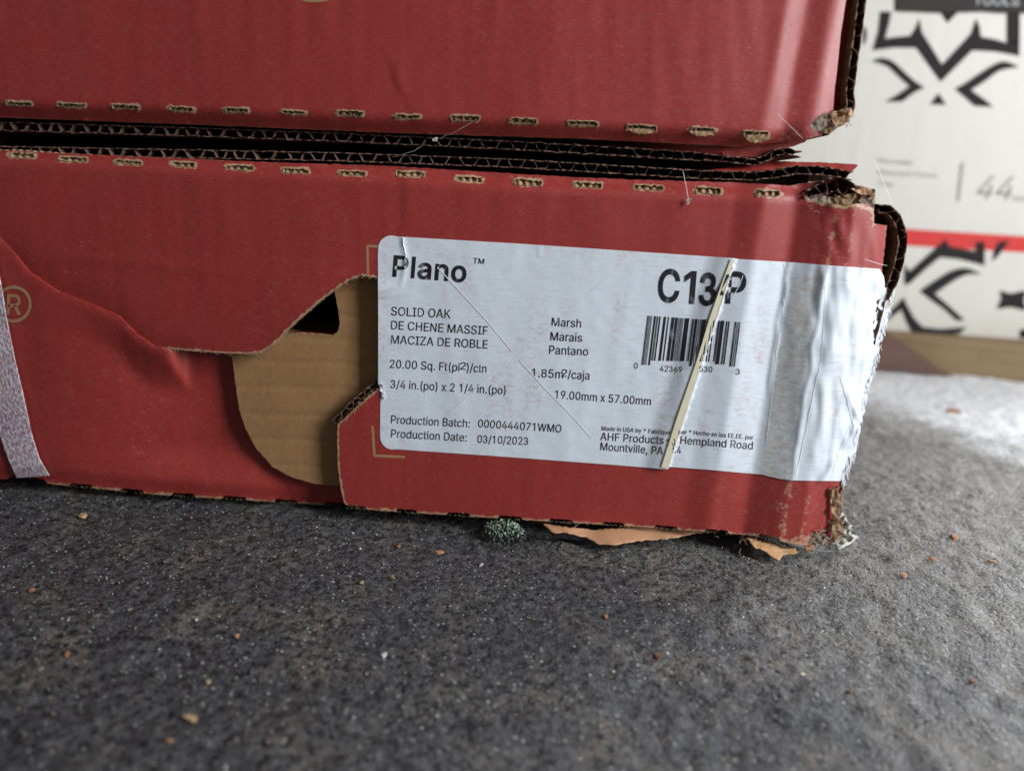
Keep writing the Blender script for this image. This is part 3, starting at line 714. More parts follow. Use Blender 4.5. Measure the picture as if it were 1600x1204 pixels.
GLY = json.loads('''{" ":[188,[]],"(":[273,[[89,207,92,264,101,324,114,384,132,441,153,494,177,539,236,539,212,485,191,428,174,370,161,313,154,258,151,207,154,161,160,115,172,67,188,16,209,-38,236,-96,177,-96,139,-21,111,55,95,131]]],")":[273,[[37,-96,64,-37,86,18,102,69,113,116,120,162,122,207,119,258,112,313,99,370,82,428,62,485,37,539,97,539,121,494,142,441,159,384,173,323,181,264,184,207,178,130,161,53,134,-22,97,-96]]],"*":[453,[[201,223,206,331,114,272,89,315,186,365,89,415,114,459,206,400,201,509,250,509,246,400,337,459,362,415,266,365,362,315,337,272,246,331,250,223]]],",":[188,[[38,-119,68,71,137,71,84,-119]]],".":[188,[[95,-4,78,-1,63,9,53,24,50,41,53,59,63,73,78,83,95,87,113,83,128,73,138,59,141,41,138,24,128,9,113,-1]]],"/":[249,[[235,533,71,-76,14,-76,178,533]]],"0":[453,[[227,-7,174,1,130,24,95,62,69,113,53,178,48,254,53,330,69,395,95,447,130,484,174,508,227,516,279,508,323,484,358,447,384,395,400,330,405,254,400,178,384,113,359,62,323,24,279,1],[227,50,261,56,290,74,313,103,330,144,340,194,344,254,340,314,330,365,313,405,290,435,261,453,227,460,192,453,163,435,140,405,123,365,113,314,109,254,113,194,123,144,140,103,163,74,192,56]]],"1":[453,[[276,509,276,0,212,0,212,448,209,448,86,358,86,427,198,509]]],"2":[453,[[64,0,64,47,234,229,261,257,282,282,299,305,311,327,318,348,320,371,317,397,308,419,293,436,273,449,250,457,224,460,196,457,172,447,153,433,139,413,130,390,127,362,66,362,71,405,86,442,111,473,143,496,182,511,225,516,268,511,306,497,337,474,361,445,376,411,381,372,378,345,371,318,357,290,336,259,306,223,267,180,153,60,153,57,389,57,389,0]]],"3":[453,[[218,-7,173,-3,133,10,98,30,70,57,52,91,44,132,107,140,115,107,126,84,144,65,170,52,200,47,240,50,275,65,300,95,310,140,302,180,280,208,245,226,205,230,178,227,184,282,205,281,240,288,268,305,286,332,290,365,284,400,264,430,235,446,200,451,165,446,138,430,120,402,112,365,50,376,64,430,95,472,140,500,198,509,250,503,295,482,330,448,348,408,352,364,345,325,322,290,285,266,330,248,362,215,375,175,374,135,360,85,330,45,285,12,250,-2]]],"4":[453,[[40,105,40,158,247,509,311,509,109,166,109,163,413,163,413,105],[282,0,282,318,343,318,343,0]]],"5":[453,[[221,-7,178,-2,140,11,108,32,83,60,66,93,60,130,122,130,127,108,138,89,154,73,173,60,196,52,221,50,250,53,276,64,298,82,314,104,324,131,328,162,324,193,314,221,297,244,275,262,248,273,218,277,192,275,167,268,145,258,128,246,67,253,96,509,366,509,366,452,151,452,134,301,136,301,155,315,178,325,203,331,229,334,263,330,294,321,321,306,345,285,364,260,379,231,388,199,391,163,385,117,369,76,343,41,309,15,268,-1]]],"6":[453,[[226,-7,182,-1,142,15,109,40,84,74,69,115,64,162,68,199,80,239,102,285,137,340,252,509,322,509,151,261,145,261,154,275,165,288,179,299,196,307,214,312,235,314,278,309,316,295,346,271,370,240,384,201,389,157,384,112,368,73,343,39,310,14,271,-2],[226,48,254,52,279,63,299,79,314,101,324,128,327,157,324,187,314,213,299,235,279,251,254,262,226,265,198,262,174,252,153,235,138,214,128,188,125,158,128,128,138,102,153,79,174,63,198,52]]],"7":[453,[[97,0,323,448,323,452,62,452,62,509,391,509,391,449,165,0]]],"8":[453,[[226,-7,178,-2,136,11,101,33,74,62,57,96,52,135,55,166,65,195,81,220,101,241,125,256,153,265,153,267,119,282,93,308,76,342,70,380,75,417,90,450,114,477,146,498,184,511,226,516,269,511,306,498,337,477,361,450,377,417,382,380,376,342,359,308,333,282,300,267,300,265,327,256,351,241,372,220,387,195,397,166,401,135,395,96,378,62,352,33,317,11,275,-2],[226,49,258,52,285,60,307,74,323,91,333,113,337,139,333,165,322,189,305,208,283,223,256,232,226,235,196,232,169,223,147,208,130,189,119,165,115,139,119,113,129,91,145,74,167,60,195,52],[226,290,252,292,274,300,293,313,307,330,316,351,319,376,316,399,308,420,294,437,275,449,252,457,226,460,200,457,177,449,159,437,145,420,136,399,133,376,136,351,145,330,159,313,178,300,201,292]]],"9":[453,[[226,516,271,510,310,494,343,468,368,434,384,393,389,347,385,309,373,270,350,224,315,168,200,0,130,0,301,248,307,248,299,234,287,221,273,210,257,202,238,196,218,195,175,199,137,214,106,237,83,269,68,307,64,352,69,397,85,436,110,469,143,494,182,510],[226,460,199,457,174,446,154,429,138,407,129,381,125,352,129,322,138,295,154,274,174,257,199,247,226,243,254,247,279,257,299,273,314,295,324,321,327,350,324,381,314,407,299,429,279,446,254,457]]],":":[188,[[95,-4,78,-1,63,9,53,24,50,41,53,59,63,73,78,83,95,87,113,83,128,73,138,59,141,41,138,24,128,9,113,-1],[95,271,78,274,63,284,53,299,50,316,53,334,63,349,78,359,95,362,113,359,128,349,138,334,141,316,138,299,128,284,113,274]]],"A":[480,[[16,0,201,509,276,509,463,0,395,0,287,302,276,334,264,372,250,420,232,478,245,478,228,419,213,371,191,302,85,0],[110,142,110,199,370,199,370,142]]],"B":[456,[[60,0,60,509,241,509,289,504,329,491,359,469,381,442,394,410,398,374,395,344,387,320,373,301,356,286,336,275,315,267,315,262,339,257,363,245,385,227,402,203,414,173,418,136,413,100,400,67,377,39,344,18,301,4,247,0],[125,57,245,57,296,63,330,80,349,105,355,137,352,161,342,184,327,203,306,218,279,228,248,231,125,231],[125,285,238,285,265,288,288,296,308,309,323,326,333,348,336,372,330,403,313,429,283,446,240,452,125,452]]],"C":[510,[[267,-7,205,1,150,25,104,63,70,115,48,179,40,254,48,329,70,393,104,445,150,484,205,508,267,516,305,513,340,504,373,490,402,471,427,447,448,418,463,385,473,348,408,348,401,373,389,395,375,413,357,428,337,440,315,449,292,454,267,456,223,450,184,432,150,403,125,364,109,314,103,254,109,194,125,145,151,105,184,76,223,59,267,53,292,55,315,60,337,69,357,81,375,96,389,114,401,136,408,160,473,160,463,124,448,91,428,62,402,38,373,19,341,5,305,-4]]],"D":[502,[[219,0,96,0,96,57,215,57,272,63,318,81,354,110,379,149,394,198,399,255,394,312,379,361,354,399,320,428,275,446,221,452,93,452,93,509,225,509,294,501,353,478,399,441,433,391,455,329,462,255,455,181,433,119,398,68,351,31,291,8],[125,509,125,0,60,0,60,509]]],"E":[419,[[60,0,60,509,372,509,372,452,125,452,125,286,355,286,355,229,125,229,125,57,375,57,375,0]]],"F":[410,[[60,0,60,509,369,509,369,452,125,452,125,278,346,278,346,221,125,221,125,0]]],"G":[520,[[269,-7,205,1,149,25,104,64,69,116,47,179,40,254,47,329,69,393,103,445,149,484,203,508,265,516,304,513,340,504,374,489,403,469,429,445,449,416,465,384,474,349,408,349,399,372,387,393,373,411,356,427,337,439,315,448,291,454,265,456,222,450,183,432,150,404,125,364,109,314,103,254,109,194,125,145,151,105,184,76,224,59,269,53,309,57,345,71,374,93,396,123,410,160,415,202,434,199,283,199,283,256,478,256,478,200,471,141,451,91,419,50,377,19,326,0]]],"H":[517,[[60,0,60,509,125,509,125,289,392,289,392,509,457,509,457,0,392,0,392,232,125,232,125,0]]],"I":[300,[[31,0,31,57,118,57,118,452,31,452,31,509,269,509,269,452,183,452,183,57,269,57,269,0]]],"K":[467,[[104,145,104,216,212,344,364,509,448,509,231,276,228,276],[60,0,60,509,125,509,125,334,124,225,125,193,125,0],[372,0,188,259,228,309,449,0]]],"L":[393,[[60,0,60,509,125,509,125,57,361,57,361,0]]],"M":[628,[[60,0,60,509,152,509,277,187,322,49,307,49,352,187,476,509,568,509,568,0,504,0,507,457,513,457,456,291,342,0,286,0,170,291,112,457,119,457,122,291,122,0]]],"N":[523,[[60,0,60,509,136,509,401,82,414,55,405,54,402,81,399,195,399,509,463,509,463,0,387,0,202,290,108,452,119,454,125,291,125,0]]],"O":[533,[[267,-7,205,1,150,25,105,63,70,115,48,179,40,254,48,329,70,393,105,445,150,484,205,508,267,516,329,508,384,484,429,445,464,393,486,329,493,254,486,179,464,115,429,63,384,25,329,1],[267,53,310,59,349,76,383,105,408,144,425,194,430,254,425,314,408,365,383,404,349,433,310,450,267,456,223,450,184,433,151,404,125,364,109,314,103,254,109,194,125,144,151,105,184,76,223,59]]],"P":[445,[[60,0,60,509,235,509,289,503,332,487,366,462,390,430,404,391,409,348,404,304,390,265,366,233,332,207,289,191,235,186,109,186,109,242,233,242,269,246,297,256,318,272,333,294,342,319,344,348,342,376,333,402,318,423,297,439,268,449,232,452,125,452,125,0]]],"R":[449,[[60,0,60,509,236,509,290,504,333,489,367,465,390,433,405,395,409,352,405,309,390,271,367,240,333,217,289,203,236,198,96,198,96,255,234,255,269,258,298,267,319,281,334,300,342,324,345,352,342,380,334,405,319,425,298,440,269,449,233,452,125,452,125,0],[353,0,230,229,303,229,428,0]]],"S":[447,[[224,-9,172,-4,128,9,91,31,64,60,46,96,38,137,104,137,110,110,123,88,142,71,166,59,194,52,224,49,257,52,286,60,311,74,329,92,341,114,346,139,342,161,332,179,316,193,296,205,272,214,245,222,184,239,128,260,86,289,60,326,52,372,58,413,75,448,102,476,138,498,180,511,227,516,275,511,316,498,351,476,377,449,394,415,401,378,337,378,326,412,302,437,267,453,225,459,194,456,167,448,145,435,129,418,118,398,115,376,119,352,131,334,148,319,169,308,191,300,212,293,264,279,287,272,312,264,336,252,359,238,379,220,395,198,405,171,408,139,403,99,386,64,360,34,323,11,278,-4]]],"T":[449,[[32,452,32,509,417,509,417,452,257,452,257,0,193,0,193,452]]],"U":[517,[[259,-8,203,-2,154,15,114,43,85,80,66,124,60,173,60,509,124,509,124,178,128,144,141,113,160,87,187,68,220,56,259,52,298,56,331,68,357,87,377,113,389,144,393,178,393,509,457,509,457,173,451,124,433,80,403,43,363,15,315,-2]]],"W":[686,[[155,0,16,509,82,509,163,196,197,40,189,40,224,196,306,509,380,509,497,40,488,40,523,196,603,509,670,509,530,0,455,0,368,323,359,356,351,391,344,431,336,475,350,475,342,433,335,395,327,359,318,323,230,0]]],"Z":[438,[[42,0,42,46,273,385,341,476,348,454,223,452,40,452,40,509,397,509,397,462,169,129,97,33,90,54,214,57,399,57,399,0]]],"a":[389,[[160,-9,126,-5,94,5,68,22,48,45,35,73,30,108,34,138,43,161,58,179,78,193,100,203,125,211,152,216,234,227,252,230,265,235,273,243,273,279,267,297,256,311,240,322,220,329,196,331,171,329,149,322,132,313,118,301,107,288,100,274,41,291,57,322,79,346,104,364,133,375,163,382,194,384,215,383,239,379,263,372,286,360,306,343,322,320,333,290,337,251,337,0,277,0,277,52,272,52,264,38,252,25,236,12,215,1,190,-6],[170,45,202,49,228,59,248,74,263,93,272,115,276,138,276,190,270,186,154,164,134,159,117,150,103,139,95,124,92,105,94,87,102,72,114,61,130,52,149,47]]],"b":[424,[[229,-8,198,-5,172,4,153,17,138,31,118,59,112,59,112,0,53,0,53,509,114,509,114,319,118,319,137,346,152,360,171,373,197,381,229,384,274,378,313,361,345,332,370,293,385,245,390,189,385,133,370,84,346,45,313,16,274,-2],[220,47,253,51,279,66,301,88,316,117,325,151,328,189,325,227,316,261,301,290,280,311,253,325,220,330,188,325,161,312,140,291,125,263,116,229,113,189,116,150,125,115,140,86,162,65,188,51]]],"c":[396,[[207,-8,159,-2,117,16,82,46,56,85,40,133,34,187,40,243,56,291,82,330,117,360,159,378,207,384,234,383,260,377,284,368,305,356,324,341,340,322,353,301,362,277,303,262,298,276,290,289,281,301,270,311,257,319,242,325,226,329,207,330,173,325,145,310,124,287,108,258,99,224,96,187,99,151,108,117,124,89,145,66,173,51,207,46,226,48,243,52,258,58,271,66,282,76,292,89,299,102,304,117,363,102,354,78,341,56,325,37,306,21,285,9,261,-1,235,-6]]],"d":[424,[[195,-8,151,-2,111,16,79,45,55,84,39,133,34,189,39,245,55,293,79,332,112,361,151,378,196,384,228,381,253,373,272,360,287,346,298,331,306,319,311,319,311,509,372,509,372,0,313,0,313,59,307,59,298,46,287,31,272,17,252,4,227,-5],[205,47,236,51,263,65,284,86,299,115,309,150,312,189,309,229,300,263,284,291,263,312,237,325,205,330,172,325,145,311,124,290,108,261,99,227,96,189,99,151,109,117,124,88,145,66,172,51]]],"e":[404,[[212,-8,161,-2,117,16,82,46,56,85,40,132,34,187,39,242,55,290,81,329,115,359,157,378,205,384,236,382,266,374,294,361,319,341,341,315,357,282,368,242,371,194,371,169,75,169,75,221,338,221,310,202,307,237,298,269,283,294,263,314,237,326,205,330,173,326,146,313,125,294,109,270,99,241,96,211,96,178,100,139,110,106,128,80,151,61,179,50,212,46,234,48,254,53,271,61,285,73,297,88,306,105,365,91,353,63,335,39,311,19,283,4,249,-5]]],"h":[410,[[114,227,114,0,53,0,53,509,114,509,114,287,102,287,124,332,152,362,187,379,227,384,264,380,295,369,321,349,341,321,353,285,357,240,357,0,296,0,296,235,290,275,273,304,246,323,210,329,184,326,161,317,141,303,126,283,117,257]]],"i":[167,[[53,0,53,379,114,379,114,0],[84,443,67,446,54,455,44,468,41,483,44,499,54,512,67,521,84,524,100,521,114,512,123,499,126,483,123,468,114,455,100,446]]],"j":[167,[[53,379,114,379,114,-30,111,-63,102,-90,86,-113,65,-129,37,-139,4,-143,-10,-143,-10,-87,2,-87,25,-83,40,-72,50,-54,53,-29],[83,443,67,446,53,455,44,468,41,483,44,499,53,512,67,521,83,524,100,521,114,512,123,499,126,483,123,468,114,455,100,446]]],"l":[172,[[58,0,58,509,114,509,114,0]]],"m":[610,[[53,0,53,379,112,379,112,295,108,295,118,323,132,346,151,363,172,376,195,384,219,386,257,380,287,361,309,331,321,295,312,295,322,321,337,343,357,361,381,375,407,383,437,386,468,383,497,372,522,354,541,328,553,296,557,255,557,0,496,0,496,254,490,289,473,313,447,326,419,330,395,328,374,320,358,307,345,290,338,270,335,247,335,0,274,0,274,260,269,288,253,311,229,326,199,330,178,328,158,320,140,307,126,289,117,266,114,238,114,0]]],"n":[410,[[114,227,114,0,53,0,53,379,112,379,112,287,102,287,124,332,152,362,187,379,227,384,264,380,295,369,321,349,341,321,353,285,357,240,357,0,296,0,296,235,290,275,273,304,246,323,210,329,184,326,161,317,141,303,126,283,117,257]]],"o":[415,[[207,-8,159,-2,117,16,82,46,56,85,40,133,34,187,40,243,56,291,82,330,117,360,159,378,207,384,256,378,299,360,333,330,359,291,376,243,381,187,376,133,359,85,333,46,299,16,256,-2],[207,46,242,51,270,66,292,89,307,117,316,151,319,187,316,224,307,258,292,287,270,310,242,325,207,330,173,325,145,310,124,287,108,258,99,224,96,187,99,151,108,117,124,89,145,66,173,51]]],"p":[424,[[53,-143,53,379,112,379,112,319,118,319,137,346,152,360,171,373,197,381,229,384,274,378,313,361,345,332,370,293,385,245,390,189,385,133,370,84,346,45,313,16,274,-2,229,-8,198,-5,173,4,153,17,138,31,118,59,114,59,114,-143],[220,47,253,51,279,66,301,88,316,117,325,151,328,189,325,227,316,261,301,290,280,311,253,325,220,330,188,325,161,312,140,291,125,263,116,229,113,189,116,150,125,115,140,86,162,65,188,51]]],"q":[424,[[372,-143,311,-143,311,59,306,59,298,46,287,31,272,17,252,4,227,-5,195,-8,151,-2,111,16,79,45,55,84,39,133,34,189,39,245,55,293,79,332,112,361,151,378,196,384,228,381,253,373,272,360,287,346,307,319,313,319,313,379,372,379],[205,47,236,51,263,65,284,86,299,115,309,150,312,189,309,229,300,263,284,291,263,312,237,325,205,330,172,325,145,311,124,290,108,261,99,227,96,189,99,151,109,117,124,88,145,66,172,51]]],"r":[259,[[53,0,53,379,112,379,112,321,115,321,130,347,152,367,181,380,213,385,243,384,243,322,207,326,182,323,159,315,140,301,126,284,117,262,114,237,114,0]]],"s":[365,[[182,-8,145,-5,112,3,84,18,62,38,45,63,36,94,94,107,105,79,124,60,150,49,181,45,217,50,244,62,262,81,268,103,265,121,254,136,237,147,212,155,149,170,104,186,72,208,53,237,47,274,51,305,65,332,87,354,115,370,149,381,187,384,223,381,254,372,279,358,299,339,314,316,324,290,268,277,258,298,243,316,219,328,187,333,156,329,131,317,114,299,109,277,112,258,124,243,144,232,172,223,229,209,275,194,306,171,325,142,331,107,326,75,312,47,290,24,260,6,223,-5]]],"t":[227,[[204,379,204,327,6,327,6,379],[65,471,126,471,126,98,128,76,136,61,150,53,170,50,202,54,213,2,168,-4,125,2,92,21,72,52,65,93]]],"u":[410,[[182,-5,146,-1,115,11,89,31,69,59,57,95,53,139,53,379,114,379,114,144,119,105,137,75,164,56,200,50,226,53,249,62,268,77,283,97,293,122,296,153,296,379,357,379,357,0,298,0,298,92,307,92,286,47,257,17,222,0]]],"v":[389,[[163,0,17,379,84,379,165,155,177,121,187,87,206,21,184,21,194,53,213,121,224,155,305,379,371,379,226,0]]],"x":[379,[[21,0,171,218,171,171,29,379,100,379,147,306,164,279,193,229,207,206,175,206,190,229,216,279,233,306,282,379,352,379,209,169,209,214,358,0,287,0,231,85,214,112,187,159,173,182,205,182,191,159,165,112,148,85,91,0]]],"y":[389,[[47,-139,61,-86,88,-90,104,-89,118,-84,130,-74,141,-58,151,-36,163,-1,17,379,84,379,165,155,177,121,196,53,206,21,184,21,212,121,224,155,305,379,371,379,204,-58,191,-85,177,-107,159,-124,139,-136,117,-143,91,-145]]],"z":[380,[[42,0,42,46,254,320,254,323,48,323,48,379,333,379,333,331,126,60,126,56,339,56,339,0]]]}''')
def letter(name, text, p0, p1, cap, hf, parent, mat, bold=0.0, off=.07, base=0.0, lean=0.0, cut=7.0, clip=None):
    """flat print: baseline from p0 to p1 in photo pixels on the surface"""
    bm = glyphs(text, bold); xs = [v.co.x for v in bm.verts]; x0, x1 = min(xs), max(xs)
    dx, dy = p1[0] - p0[0], p1[1] - p0[1]; L = math.hypot(dx, dy)
    k = (x1 - x0) * cut / L
    for i in range(1, int((x1 - x0) / k) + 1):
        bmesh.ops.bisect_plane(bm, geom=bm.verts[:] + bm.edges[:] + bm.faces[:], dist=1e-6, plane_co=(x0 + k * i, 0, 0), plane_no=(1, 0, 0))
    if cap > 22:
        for i in range(1, 5):
            bmesh.ops.bisect_plane(bm, geom=bm.verts[:] + bm.edges[:] + bm.faces[:], dist=1e-6, plane_co=(0, i * .11, 0), plane_no=(0, 1, 0))
    bm.verts.index_update(); V = []
    def tp(co):
        u = (co.x - x0) / (x1 - x0); v = co.y / CAPH * cap
        return (p0[0] + dx * u - lean * v + dy / L * v, p0[1] + dy * u - v)
    P = [tp(v.co) for v in bm.verts]
    V = [W(x, y, base - (hf(x, y) + off) * MM) for x, y in P]
    Fc = []
    for f in bm.faces:
        ids = [v.index for v in f.verts]
        if clip and not clip(sum(P[i][0] for i in ids) / len(ids), sum(P[i][1] for i in ids) / len(ids)): continue
        Fc.append(ids)
    bm.free()
    return mesh(name, V, Fc, mat, parent)
letter('registered_letter', 'R', (10, 491), (33, 491.5), 31, h_torn, low, M['gold'], .012, .12)

# ------------------------------------------------------------------ label on the lower box
def fold_x(py): return 1150 + (1043 - 1150) * (py - 403) / (733 - 403)
def h_lab(px, py):
    h = h_low(px, py) + .12
    d = px - fold_x(py)
    if d <= 0: h += 1.25 * sm(-48, -9, d)
    else: h += .12
    # puckers: wavy wrinkle by the big word, soft dent at the left edge
    wx = pl([(360, 628), (385, 630), (400, 634), (430, 631), (455, 624)], py)
    if py < 460: h += .35 * math.exp(-((px - wx) / 2.6) ** 2) * sm(460, 430, py)
    if py < 400: h += .15 * math.exp(-((px - 843) / 2.5) ** 2)
    h += .55 * math.exp(-((px - 592) / 26) ** 2 - ((py - 452) / 14) ** 2) - .50 * math.exp(-((px - 592) / 26) ** 2 - ((py - 484) / 16) ** 2)
    h += .05 * n3(px, py, 18, 60)
    if px > 1200:
        s = px + .167 * (py - 600)
        for s0, a in ((1201, .30), (1262, .30), (1318, .2), (1345, .3)):
            h += a * math.exp(-((s - s0 - 5 * n3(0, py, 40, s0)) / 3.2) ** 2)
        # crumpling at the corner
        c = sm(1310, 1350, s)
        h += c * (1.0 * n3(px * 1.2, py, 36, 70) + .28 * n3(px, py, 16, 71))
        yy = pl([(1310, 590), (1330, 640), (1340, 700)], px)
        h += .8 * c * math.exp(-((py - 600 - 2.0 * (px - 1318)) / 14) ** 2)
        s2 = (py - 745) + 1.5 * (px - 1290); h += .8 * math.exp(-(s2 / 11) ** 2) * sm(640, 680, py)
    return max(h, h_low(px, py) + .09)
def rc(cx, cy, r, a0, a1, n=6): return [(cx + r * math.cos(math.radians(lerp(a0, a1, i / n))), cy + r * math.sin(math.radians(lerp(a0, a1, i / n)))) for i in range(n + 1)]
top_l = [(620, 369.5), (800, 380), (950, 390), (1148, 403.5)]
lab_r = [(1150.5, 404.5), (1240, 410), (1300, 415), (1375, 420), (1381, 432), (1383, 446), (1392, 458), (1396, 452), (1400, 441)]
lab_e = [(1398, 452), (1390, 480), (1381, 520), (1371, 555), (1362, 592), (1352, 630), (1345, 665), (1338, 705), (1328, 715), (1326, 730), (1318, 752)]
bot_r = [(1312, 751), (1280, 751), (1235, 750), (1215, 747), (1190, 741), (1100, 733), (1046, 729)]
bot_l = [(1043, 733), (960, 726), (800, 714), (620, 701.5)]
lab_out = (rc(611, 388, 20, 180, 275) + resample(top_l, 5, False) + resample(lab_r, 4, False) + jag(lab_e, 3.2, 7, 30, False, 2.5)
           + resample(bot_r, 5, False) + resample(bot_l, 5, False) + rc(614, 682, 20, 95, 180) + resample([(594, 660), (594.5, 625), (596, 607), (591, 600), (591, 500), (590.5, 400)], 5, False))
# extra vertices either side of the fold so that it drops sharply
def lab_shade_wear(px, py):
    s = px + .167 * (py - 600); v = 0
    v = max(v, .61 * sm(1198, 1212, s) * sm(1265, 1250, s) * sm(412, 440, py))  # shade of the left-facing crease painted as a grey-brown band
    d = px - fold_x(py)
    v = max(v, .30 * sm(-55, -30, d) * sm(2, -2, d))  # painted shade on the left slope of the pleat
    v = max(v, .9 * sm(1352, 1362, s) * sm(500, 470, py) * sm(422, 432, py))
    return v
lab = sheet('shipping_label', lab_out, [], h_lab, [M['label'], M['tear']], low, 0.0, .14, 4.2, lab_shade_wear)
def h_top(px, py):
    d = px - fold_x(py)
    return max(h_lab(px, py), h_lab(fold_x(py) - 9, py) + .16 if -14 < d < .5 else -99)
LET = [
 ('Plano', (613, 431), (728, 440.5), 31.5, .019, 'bold'),
 ('TM', (739, 411), (756.5, 412.5), 8.2, .010, ''),
 ('SOLID OAK', (611, 492.5), (704, 497), 13.6, 0, ''),
 ('DE CHENE MASSIF', (611, 514), (762, 523), 13.2, 0, ''),
 ('MACIZA DE ROBLE', (611, 536.5), (762, 544.5), 13.2, 0, ''),
 ('20.00 Sq. Ft(pi', (609, 574.5), (718, 580), 12.8, 0, ''),
 ('2', (719, 577), (728, 577.5), 11.5, 0, ''),
 (')/ctn', (729, 580.5), (760, 582), 12.8, 0, ''),
 ('3/4 in.(po) x 2 1/4 in.(po)', (610, 606), (790, 616), 12.8, 0, ''),
 ('Production Batch:', (611, 661), (734, 667.5), 12.6, 0, ''),
 ('0000444071WMO', (747, 667), (877, 675.5), 12.2, 0, ''),
 ('Production Date:', (611, 683), (729, 689.5), 12.6, 0, ''),
 ('03/10/2023', (746, 691.5), (825, 695), 12.2, 0, ''),
 ('Marsh', (862, 509), (908, 511.5), 13, .005, ''),
 ('Marais', (860, 531.5), (909.5, 534), 13, .005, ''),
 ('Pantano', (858, 552.5), (919, 555.5), 13, .005, ''),
 ('1.85m', (831, 588.5), (880, 591), 13, 0, ''),
 ('2', (877, 588), (886, 588.5), 11.5, 0, ''),
 ('/caja', (887, 591), (921, 593), 13, 0, ''),
 ('19.00mm x 57.00mm', (867, 622), (1017, 633), 12.6, 0, ''),
 ('0', (990.5, 575.5), (996.5, 575.7), 9, 0, ''),
 ('42369', (1031, 580), (1066, 581.5), 9, 0, ''),
 ('530', (1093, 580.5), (1113, 581.5), 9, 0, ''),
 ('3', (1149, 585), (1156, 585.3), 9, 0, ''),
 ('Made in USA by * Fabrique', (940, 672), (1047, 678.5), 6.6, .006, ''),
 ('par * Hecho en los EE.EE. por', (1061, 677), (1177, 686.5), 6.8, .006, ''),
 ('AHF Products', (938, 687.3), (1037, 693.5), 12.2, 0, ''),
 ('30', (1043, 697), (1056, 695), 11, 0, ''),
 ('Hempland Road', (1063, 693), (1176, 702), 12.2, 0, ''),
 ('Mountville, PA', (938, 703), (1036, 710), 12.2, 0, ''),
 ('54', (1051, 708), (1064, 708.5), 11.5, 0, ''),
]
for txt, a, b, cap, bo, _ in LET:
    letter('printed_line', txt, a, b, cap, h_top if a[0] > 930 else h_lab, lab, M['ink'], max(bo, .003))
for ch, x0, x1, yb, cap in (('C', 1027, 1061, 470.5, 49), ('1', 1066, 1085, 472.5, 48), ('3', 1091, 1118, 475.3, 48.5), ('4', 1119, 1143, 467.5, 38)):
    letter('printed_line', ch, (x0, yb), (x1, yb + .8), cap, h_top, lab, M['ink'], .018, .08, clip=lambda x, y: x < fold_x(y) - .5, lean=-.04, cut=3.5)
letter('printed_line', 'P', (1133, 472.5), (1164, 473.5), 47.5, h_lab, lab, M['ink'], .018, .08, clip=lambda x, y: x > fold_x(y) + 1.5, lean=-.04, cut=3.5)
# barcode
BARS = [(192, 198), (203, 208), (214, 218), (224, 228), (234, 238), (256, 272), (281, 287), (290, 295), (305, 317), (345, 368), (385, 396), (420, 447), (455, 480), (488, 494), (502, 508), (515, 521), (528, 533), (545, 585),
        (615, 628), (640, 662), (670, 677), (686, 693), (703, 745), (755, 768), (790, 798), (812, 822), (858, 872), (880, 915), (934, 944), (954, 966), (1015, 1028), (1038, 1045), (1056, 1066)]
V = []; Fc = []
for a, b in BARS:
    a = a / 6.02 + 980; b = b / 6.02 + 980; long = (a < 1023) or a > 1145 or 1085 < a < 1093
    u = (a - 1012) / 145; yt = 493 + 10 * u; yb = lerp(563, 565.5, u) + (7 if long else 0)
    if a > 1123 and a < 1140: yb += 4
    n = 12; s = len(V)
    for i in range(n + 1):
        y = lerp(yt, yb, i / n); x = -(y - yt) * .125
        for q in (a, b):
            d = q + x - fold_x(y)
            V.append(W(q + x, y, -(max(h_lab(q + x, y) + .08, h_lab(fold_x(y) - 9, y) + .20 if -14 < d < .5 else -99)) * MM))
    for i in range(n): Fc.append((s + 2 * i, s + 2 * i + 1, s + 2 * i + 3, s + 2 * i + 2))
mesh('barcode', V, Fc, M['ink'], lab)
# yellowed strip along the pleat, with its bright edge
strip_px('folded_edge', [(fold_x(y) - 5, y) for y in (405, 450, 500, 560, 620, 680, 731)], lambda t: pl([(0, 5), (.15, 9), (.3, 11), (.5, 8), (.75, 12), (1, 11)], t), lambda x, y: h_lab(fold_x(y) - 9, y) + .02 * (fold_x(y) - x), M['cream'], lab, .10, 4)
strip_px('crease', [(fold_x(y) + .2, y) for y in (404, 500, 600, 732)], 1.3, lambda x, y: h_lab(fold_x(y) - 2, y), M['crease'], lab, .12, 4)
for pts, wd in (([(686, 420), (712, 448), (760, 500), (800, 548)], 1.5), ([(812, 563), (850, 605), (900, 656), (924, 684)], 1.3),
                ([(946, 436), (880, 494), (812, 551)], .6), ([(797, 561), (750, 600), (695, 653)], .6), ([(1150, 613), (1170, 617), (1196, 625)], .8), ([(1161, 430), (1156, 445), (1146, 462)], 1.0)):
    strip_px('crease', pts, wd, h_lab, M['crease'], lab, .10)
for pts, wd in (([(630, 362 + 9), (631, 385), (635, 398), (632, 412)], 1.6), ([(1226, 412), (1228, 440), (1222, 500), (1212, 560), (1206, 620), (1198, 690)], 1.1),
                ([(1290, 445), (1288, 500), (1284, 560), (1272, 610), (1262, 660), (1250, 715), (1244, 742)], 1.2), ([(1313, 590), (1322, 615), (1328, 640), (1336, 668)], 2.2), ([(1300, 745), (1312, 705), (1326, 672)], 1.6)):
    strip_px('crease', jag(pts, 1.6, 8, 5, False), wd, h_lab, M['crease'], lab, .10)
